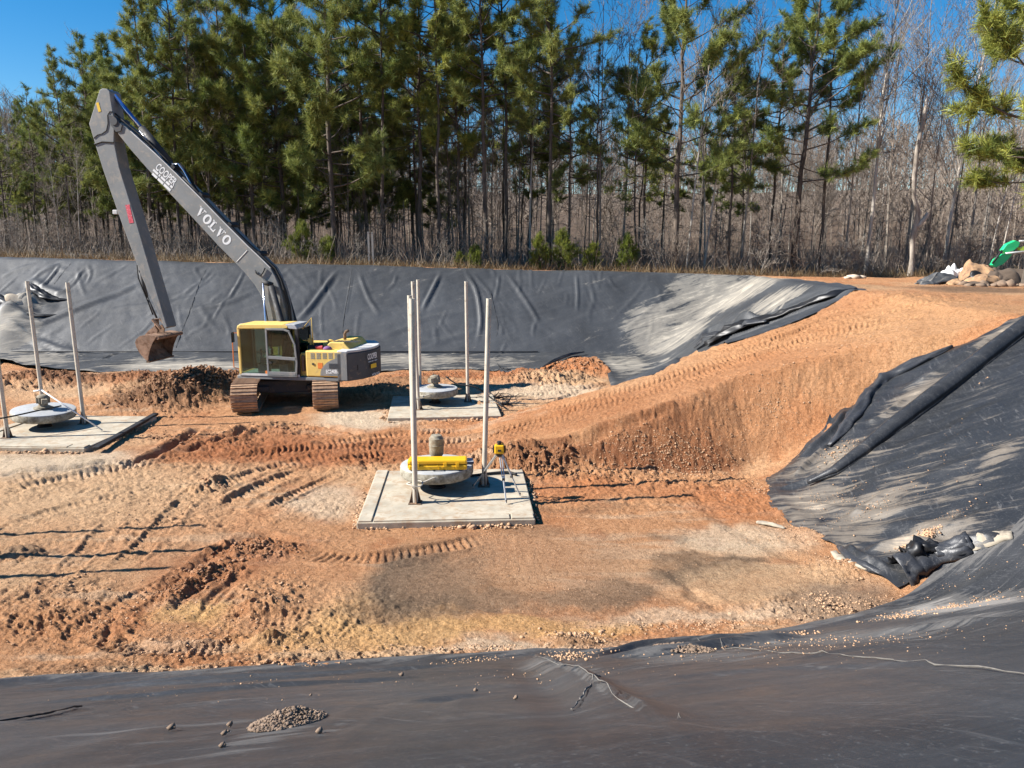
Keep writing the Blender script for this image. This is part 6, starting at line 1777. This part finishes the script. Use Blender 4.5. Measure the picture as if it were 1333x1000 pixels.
# ---- loose rolled and folded liner pieces
M_SCRAP = mat_liner('liner_scrap', (0.035, 0.037, 0.042), 0.38, (0.3, 1.0, 0.2), (0.36, 0.30, 0.23), 0.4)
M_SCRAP_D = plain('liner_underside_and_shade', (0.012, 0.012, 0.013), 0.45, var=0.3)  # black sheet, also used for the shade in rips and the rolled end
M_PALE = plain('pale_geotextile', (0.42, 0.36, 0.27), 0.85, var=0.35, scale=2.0, dirt=(0.12, 0.10, 0.08), dirt_amt=0.3)
def curl(name, px_pts, radii, a0, a1, mat, lift, label, cat=None, parent=None, n=14, thick=0.012, crumple=0.02, seed=1, group=None, dusty=0.05):
    """a sheet rolled about a line lying on the land: open tube from angle a0 to a1"""
    R = np.random.RandomState(seed)
    pts = []
    for p in px_pts:
        q_ = on_land(*p[:2]); pts.append(np.array((q_[0], q_[1], q_[2]+lift+(p[2] if len(p) > 2 else 0))))
    L = []
    for i in range(len(pts)-1):
        for k in range(6): L.append(pts[i]+(pts[i+1]-pts[i])*k/6)
    L.append(pts[-1]); N = len(L)
    rr = np.interp(np.linspace(0, 1, N), np.linspace(0, 1, len(radii)), radii)
    V = []
    for i, p in enumerate(L):
        d = L[min(i+1, N-1)]-L[max(i-1, 0)]; d, a, b = npframe(d)
        if b[2] < 0: b = -b; a = -a
        for j in range(n+1):
            t = math.radians(a0+(a1-a0)*j/n)
            r_ = rr[i]*(1+crumple*6*vnoise(np.array(i*0.5+seed), np.array(j*0.7), seed))+R.uniform(-crumple, crumple)*rr[i]
            V.append(p+(a*math.cos(t)+b*math.sin(t))*r_)
    Q = [(i*(n+1)+j, i*(n+1)+j+1, (i+1)*(n+1)+j+1, (i+1)*(n+1)+j) for i in range(N-1) for j in range(n)]
    me = np_mesh(name, np.array(V), quads=np.array(Q), mat=mat, smooth=True)
    at = me.attributes.new('dust', 'FLOAT', 'POINT'); at.data.foreach_set('value', np.full(len(V), dusty, np.float32))
    o = link(name, me, parent)
    sm = o.modifiers.new('thickness', 'SOLIDIFY'); sm.thickness = thick
    if cat: tag(o, label, cat, group)
    elif label: o['label'] = label
    return o
# the long roll on the right liner is a fold with its underside in shade: real half tube over the sheet
curl('long_fold', [(1350, 424), (1295, 466), (1240, 509), (1200, 539), (1160, 569), (1120, 601), (1085, 626), (1050, 640)], [0.19, 0.21, 0.21, 0.20, 0.19, 0.16, 0.12, 0.04], 0, 360, M_LR, 0.20, 'long rolled fold', parent=right, crumple=0.008)
curl('flap_fold', [(1240, 458), (1190, 482), (1150, 503), (1133, 520), (1118, 545), (1100, 566), (1078, 588)], [0.04, 0.13, 0.19, 0.15, 0.19, 0.15, 0.04], -30, 190, M_SCRAP, 0.13, 'turned up flap along the ramp edge', parent=right, crumple=0.06, seed=3)
curl('torn_edge', [(1092, 716), (1106, 730), (1130, 744), (1150, 752)], [0.05, 0.12, 0.12, 0.05], 0, 170, M_SCRAP, 0.04, 'torn curled edge', parent=right, crumple=0.05, seed=4)
curl('rolled_liner_end', [(1170, 752), (1195, 742), (1222, 732), (1262, 718, 0.02)], [0.34, 0.24, 0.15, 0.19], -25, 200, M_SCRAP, 0.06, 'open rolled end of liner like a crushed pipe, lower corner of right slope', 'liner roll', crumple=0.045, seed=5)
curl('torn_edge', [(1180, 744), (1200, 735), (1222, 729)], [0.16, 0.20, 0.10], 10, 190, M_SCRAP_D, 0.22, None, parent=right, crumple=0.09, seed=15)  # black crumpled piece added as the shade inside the rolled end
curl('loose_flap', [(1218, 731), (1240, 724), (1264, 716)], [0.17, 0.16, 0.17], 20, 200, M_SCRAP, 0.12, None, parent=right, crumple=0.03, seed=6)
curl('folded_sheet', [(1262, 716), (1290, 709), (1320, 703)], [0.16, 0.18, 0.08], 10, 180, M_PALE, 0.04, 'muddy folded strip of sheet ending beside the rolled liner end', 'sheet strip', crumple=0.05, seed=7, n=7)
curl('folded_sheet', [(1085, 722), (1100, 735), (1140, 748)], [0.06, 0.10, 0.08], 10, 170, M_PALE, 0.02, 'muddy strip of sheet at the liner corner left of the rolled end', 'sheet strip', crumple=0.06, seed=8, n=7)
curl('folded_sheet', [(985, 682), (1005, 686), (1022, 690)], [0.05, 0.07, 0.03], 10, 170, M_PALE, 0.02, 'small pale strip of sheet at the foot of the right slope', 'sheet strip', crumple=0.06, seed=9, n=7)
# far side: the black turned back edge above the ramp
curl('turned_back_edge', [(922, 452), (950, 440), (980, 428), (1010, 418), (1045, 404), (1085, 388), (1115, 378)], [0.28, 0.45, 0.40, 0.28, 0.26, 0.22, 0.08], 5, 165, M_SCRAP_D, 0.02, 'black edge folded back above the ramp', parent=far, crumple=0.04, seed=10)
curl('curled_lip', [(905, 458), (920, 450), (940, 444)], [0.10, 0.42, 0.30], 40, 150, M_SCRAP, 0.10, 'pale curled lip', parent=far, crumple=0.02, seed=11)
curl('curled_lip', [(955, 440), (975, 432), (1000, 425)], [0.10, 0.34, 0.12], 30, 150, M_SCRAP, 0.12, None, parent=far, crumple=0.02, seed=12)
curl('torn_edge', [(705, 484), (722, 476), (742, 468), (760, 464)], [0.03, 0.12, 0.12, 0.05], 0, 170, M_SCRAP, 0.18, 'torn curled edge', parent=far, crumple=0.05, seed=13)
m = MB(); P = [on_land(px, 460) for px in range(-20, 720, 40)]; m.tube([(p[0], p[1]-0.03, p[2]+0.10) for p in P], 0.03, 5); m.build('long_seam', M_LF, far)

# sand bags and dirt showing through the rips at the left
M_BAG = plain('dusty_bag', (0.56, 0.46, 0.34), 0.9, var=0.2, dirt=(0.3, 0.25, 0.2), dirt_amt=0.3)
for px, py, s, lab in ((27, 395, 0.42, 'pale sand lump showing below the upper rip in the far liner'), (6, 408, 0.36, 'pale sand lump at the left edge beside the lower rip')):
    x, y, z = on_land(px, py)
    v, f = CT[0]
    bm = bmesh.new(); bmesh.ops.create_icosphere(bm, subdivisions=3, radius=1.0)
    for p in bm.verts: p.co = Vector((p.co.x*s*1.5, p.co.y*s*0.7, p.co.z*s*0.6))*(1+0.15*float(vnoise(np.array(p.co.x*2), np.array(p.co.z*2+5), 3)))
    me = bpy.data.meshes.new('sand_lump'); bm.to_mesh(me); bm.free(); me.materials.append(M_BAG)
    for p in me.polygons: p.use_smooth = True
    o = link('sand_lump', me); o.location = (x, y-0.25, z+0.12); o.rotation_euler = (0.5, 0.4, 0.1); tag(o, lab, 'sand lump', 'sand lumps at the rips')

# twin marker posts, boards, rocks
M_WOODG = plain('weathered_wood', (0.34, 0.31, 0.27), 0.85, var=0.3, scale=3)
for px, lab in ((481, 'left grey marker post of the close pair on the far rim'), (486, 'right grey marker post of the close pair on the far rim')):
    x = xat(px, 41.0); m = MB(); m.box((-0.05, -0.05, 0), (0.05, 0.05, 1.75)); m.box((-0.06, -0.06, 1.75), (0.06, 0.06, 1.80)); o = m.build('marker_post', M_WOODG); o.location = (x, 41.0, float(land(x, 41.0))-0.05)
    tag(o, lab, 'marker post', 'marker posts on the far rim')
r = empty('board_stack', (xat(104, 41.2), 41.2, float(land(xat(104, 41.2), 41.2))))
tag(r, 'long weathered boards lying on the far rim at the left', 'boards')
for k, (x0, x1, z0) in enumerate(((-1.1, 1.15, 0.02), (-0.9, 1.25, 0.10), (-1.25, 0.7, 0.18))):
    m = MB(); m.box((x0, -0.12+0.05*k, z0), (x1, 0.12+0.05*k, z0+0.06)); m.build('board', M_WOODG, r)
for px, py, s, lab in ((1112, 364, 0.28, 'pale rock on the far rim left of the debris heap'), (1122, 365, 0.22, 'smaller pale rock on the far rim'), (1104, 366, 0.15, 'smallest pale rock on the far rim')):
    x = xat(px, 38.5); z = float(land(x, 38.5))
    o = clods('rock', [(x, 38.5, z)], [s], M_BAG, lab, 'rock', 'thing'); o['group'] = 'rocks on the far rim'

# debris heap with crumpled liner, earth and roots
DB = Vector((0, 0, 0))
def crumple(name, cx, cy, sx, sy, h, mat, label, cat, seed, group, tilt=0.0):
    N = 26
    u, v = np.meshgrid(np.linspace(-1, 1, N), np.linspace(-1, 1, N)); u = u.ravel(); v = v.ravel()
    env = np.clip(1.15-(u*u+v*v), 0, 1)**0.5
    z = h*env*(0.74+0.30*fbm(u*1.5+seed, v*1.5, seed, 3))
    x = cx+sx*(u+0.28*fbm(u*1.7, v*1.7+9, seed+1, 2)); y = cy+sy*(v+0.2*fbm(u*1.9+4, v*1.9, seed+2, 2))
    zz = land(x, y)+z-0.05+tilt*u*sx
    idx = np.arange(N*N).reshape(N, N); q_ = np.stack([idx[:-1, :-1], idx[:-1, 1:], idx[1:, 1:], idx[1:, :-1]], -1).reshape(-1, 4)
    me = np_mesh(name, np.stack([x, y, zz], 1), quads=q_, mat=mat, smooth=False)
    at = me.attributes.new('dust', 'FLOAT', 'POINT'); at.data.foreach_set('value', np.full(N*N, 0.2, np.float32))
    o = link(name, me); tag(o, label, cat, group)
    sm = o.modifiers.new('thickness', 'SOLIDIFY'); sm.thickness = 0.02
    return o
YD = 33.5
G_D = 'pieces of the debris heap at the right'
M_EARTH = plain('reddish_boulder', (0.40, 0.24, 0.13), 0.95, var=0.35, scale=2.5, dirt=(0.16, 0.10, 0.07), dirt_amt=0.4, bmp=0.5)
M_MUD = plain('dark_mud', (0.12, 0.085, 0.06), 0.95, var=0.4, scale=2.5, bmp=0.5)
crumple('liner_scrap', xat(1205, YD, 3.6), YD, 0.42, 0.4, 0.28, M_LF, 'small grey liner scrap, leftmost of the debris heap', 'liner scrap', 21, G_D)
crumple('liner_scrap', xat(1228, YD, 3.6), YD+0.3, 0.75, 0.6, 0.62, M_LF, 'crumpled grey liner scrap on the left of the debris heap', 'liner scrap', 22, G_D)
crumple('white_scrap', xat(1243, YD, 3.6), YD+0.6, 0.34, 0.3, 0.98, M_WHITE, 'left white scrap on top of the debris heap', 'scrap', 23, G_D)
crumple('white_scrap', xat(1256, YD, 3.6), YD+0.7, 0.40, 0.3, 1.02, M_WHITE, 'right white scrap tucked against the brown boulder', 'scrap', 24, G_D)
crumple('earth_boulder', xat(1272, YD, 3.6), YD+0.2, 0.75, 0.6, 1.25, M_EARTH, 'big tan earth lump topping the debris heap', 'earth lump', 25, G_D, 0.15)
crumple('earth_boulder', xat(1268, YD, 3.6), YD-0.6, 0.90, 0.5, 0.62, M_EARTH, 'brown earth lump along the front of the debris heap', 'earth lump', 26, G_D)
crumple('mud_heap', xat(1298, YD, 3.6), YD-0.1, 0.80, 0.7, 0.85, M_MUD, 'dark muddy clump right of the tan earth lump', 'mud heap', 27, G_D)
crumple('mud_heap', xat(1250, YD, 3.6), YD-0.8, 0.5, 0.4, 0.25, M_MUD, 'low dark clump at the foot of the debris heap', 'mud heap', 29, G_D)
crumple('earth_boulder', xat(1284, YD, 3.6), YD-0.5, 0.45, 0.35, 0.55, M_MUD, 'smaller dark lump under the tan earth lump', 'earth lump', 31, G_D)
crumple('earth_boulder', xat(1236, YD, 3.6), YD-0.5, 0.4, 0.3, 0.35, M_EARTH, 'small brown lump in front of the white scraps', 'earth lump', 33, G_D)
crumple('liner_scrap', xat(1262, YD, 3.6), YD-0.3, 0.5, 0.35, 0.66, M_SCRAP_D, 'black liner scrap caught under the tan earth lump', 'liner scrap', 34, G_D)
crumple('mud_heap', xat(1338, YD, 3.6), YD+1.2, 1.6, 1.2, 0.75, M_MUD, 'dark earth bank at the right edge behind the debris', 'mud heap', 28, G_D)
P = []; S = []
for i in range(260):
    x = xat(1230+rng.random()*100, YD, 3.6); y = YD-1.2+rng.uniform(-0.6, 0.8); P.append((x, y, float(land(x, y)))); S.append(0.09*math.exp(rng.gauss(-0.2, 0.5)))
clods('rubble', P, S, M_CLOD_GREY, 'dark crumbled earth along the foot of the debris heap')

# green machine arm at the right edge
M_GREEN = plain('bright_green_paint', (0.02, 0.62, 0.22), 0.4, var=0.06)
M_LIME = plain('lime_paint', (0.45, 0.62, 0.08), 0.5, var=0.1)
def green_arm():
    Y = 34.3
    def q_(px, py): 
        p = at_depth(px, py, Y); return (p.x, p.z)
    r = empty('loader_arm', (q_(1320, 340)[0], Y, q_(1320, 345)[1]))
    tag(r, 'bright green machine arm with grey rods reaching in over the debris heap', 'machine arm')
    off = r.location
    def part(name, pts, y0, y1, mat, bevel=0.0):
        m = MB(); m.prism([(q_(*p)[0]-off.x, q_(*p)[1]-off.z) for p in pts], y0, y1); return m.build(name, mat, r, bevel=bevel)
    part('green_plate', [(1303, 326), (1309, 318), (1320, 313), (1326, 316), (1324, 321), (1318, 326), (1308, 329)], -0.12, 0.12, M_GREEN, 0.02)
    part('green_plate', [(1290, 345), (1294, 338), (1303, 331), (1317, 329), (1312, 336), (1304, 344), (1294, 348)], -0.12, 0.12, M_GREEN, 0.02)
    for a_, b_, mt, rr_ in (((1302, 326), (1289, 343), M_BLACK, 0.05), ((1324, 314), (1372, 313), M_ALU, 0.045), ((1306, 330), (1372, 323), M_ALU, 0.045)):
        p0 = q_(*a_); p1 = q_(*b_); m = MB(); m.tube([(p0[0]-off.x, -0.15, p0[1]-off.z), (p1[0]-off.x, -0.15, p1[1]-off.z)], rr_, 8); m.build('rod', mt, r, smooth=True)
    part('lime_bracket', [(1326, 322), (1345, 320), (1345, 327), (1326, 326)], -0.1, 0.1, M_LIME, 0.01)
    part('mast', [(1358, 300), (1366, 300), (1366, 356), (1358, 356)], -0.1, 0.1, M_LIME, 0.02)
green_arm()

# dead branches and roots
def branch(name, px, py, L, seed, label, group=None, up=0.25):
    R = np.random.RandomState(seed); tb = TB()
    x, y, z = on_land(px, py)
    for k in range(6):
        d = np.array((R.normal(0, 1), R.normal(0, 0.6), R.uniform(0, up))); d /= np.linalg.norm(d)
        p = np.array((0, 0, 0.05)); pts = [p]
        for j in range(5): d = d+R.normal(0, 0.3, 3)*np.array((1, 1, 0.5)); d[2] = abs(d[2])*0.6; p = p+d*L/6; pts.append(p)
        tb.limb(pts, [0.035, 0.03, 0.025, 0.02, 0.014, 0.008], 4)
        for j in range(3):
            q_ = pts[1+j]; tb.limb([q_, q_+R.normal(0, 0.35, 3)*np.array((1, 1, 0.5))*L*0.5+np.array((0, 0, 0.08))], [0.016, 0.006], 3)
    o = link(name, tb.mesh(name, M_BLACK)); o.location = (x, y, z); tag(o, label, 'branch', group); return o
branch('dead_branch', 640, 520, 1.1, 3, 'black tangled branch beside the right hand post of the far pad')
branch('dead_branch', 660, 528, 0.8, 4, 'smaller black branch right of the far pad')
branch('dead_branch', 700, 490, 1.0, 5, 'dark twiggy branch at the foot of the far liner')
branch('dead_branch', 655, 484, 0.7, 6, 'dark stick heap below the far liner near the steel post')

# fine pale scratches and the lap edge on the near liner
M_SCR = plain('dried_mud_line', (0.17, 0.155, 0.135), 0.9, var=0.3, scale=20)
def line_on(px_pts, r, mat, name, lift=0.052, jit=0.006, seed=1, rel=None, owner=None):
    R = np.random.RandomState(seed); L = smooth_line([on_land(*p)[:2] for p in px_pts], 8)
    P = [(x+R.normal(0, jit), y+R.normal(0, jit)) for x, y in L]
    X = np.array([q[0] for q in P]); Y = np.array([q[1] for q in P])
    Z = land(X, Y)+lift+0.006+(rel or near_relief)(X, Y, np.full(X.shape, -2.0))
    m = MB(); m.tube([(a, b, c) for a, b, c in zip(X, Y, Z)], [r*0.42*R.uniform(0.15, 1.3) for _ in X], 4); o = m.build(name, mat, owner or near); return o
line_on([(742, 935), (760, 920), (774, 907), (782, 898)], 0.012, M_SCR, 'mud_line', 0.044)
line_on([(905, 838), (950, 848), (1010, 856), (1080, 860), (1150, 868), (1210, 874), (1333, 892)], 0.012, M_SCR, 'mud_line', 0.045, 0.012, 4)
line_on([(690, 862), (745, 889), (800, 928), (850, 975), (884, 1010)], 0.008, M_SCR, 'mud_line', 0.044, 0.008, 7)
line_on([(-30, 955), (30, 946), (70, 938), (108, 926)], 0.016, M_RUBBER, 'lap_edge', 0.05, 0.003, 8)

# welded seams down the far sheet and black curls standing for the shadow in its two rips
for pts in (((458, 352), (455, 375), (450, 402), (446, 432), (449, 442)), ((639, 384), (644, 405), (648, 425), (646, 440)), ((268, 352), (258, 375), (248, 405), (238, 430), (229, 455)), ((70, 372), (82, 356), (92, 345))):
    line_on(pts, 0.022, M_RUBBER, 'seam', 0.062, 0.002, 3, far_relief, far)
curl('rip_shade', [(40, 374), (50, 384), (62, 390), (78, 392), (93, 391)], [0.20, 0.30, 0.24, 0.12, 0.03], 20, 170, M_SCRAP_D, 0.02, None, parent=far, crumple=0.04, seed=21)
curl('rip_shade', [(-4, 392), (14, 402), (28, 410), (48, 413), (80, 410)], [0.30, 0.34, 0.26, 0.12, 0.03], 20, 170, M_SCRAP_D, 0.02, None, parent=far, crumple=0.04, seed=22)

# soil crumbs pushed up against the pads
P = []; S = []
for cx, cy, rz, sx, sy in ((-1.37, 15.82, 3.5, 3.45, 3.42), (-2.25, 24.8, 6, 3.5, 3.4), (-12.95, 21.4, -3, 3.75, 3.75)):
    for i in range(900):
        a = rng.uniform(0, 4); e = int(a); t = a-e-0.5; o_ = abs(rng.gauss(0.02, 0.09))
        lx, ly = ((t*sx, -sy/2-o_), (sx/2+o_, t*sy), (t*sx, sy/2+o_), (-sx/2-o_, t*sy))[e]
        if math.sin(7*t+e)+rng.gauss(0, 0.5) < -0.2: continue
        c_, s_ = math.cos(math.radians(rz)), math.sin(math.radians(rz))
        x = cx+lx*c_-ly*s_; y = cy+lx*s_+ly*c_
        P.append((x, y, float(land(x, y))+0.01)); S.append(0.022*math.exp(rng.gauss(0, 0.5)))
clods('soil_crumbs', P, S, M_CLOD_PALE, 'tan crumbs of soil banked along the edges of the pads')
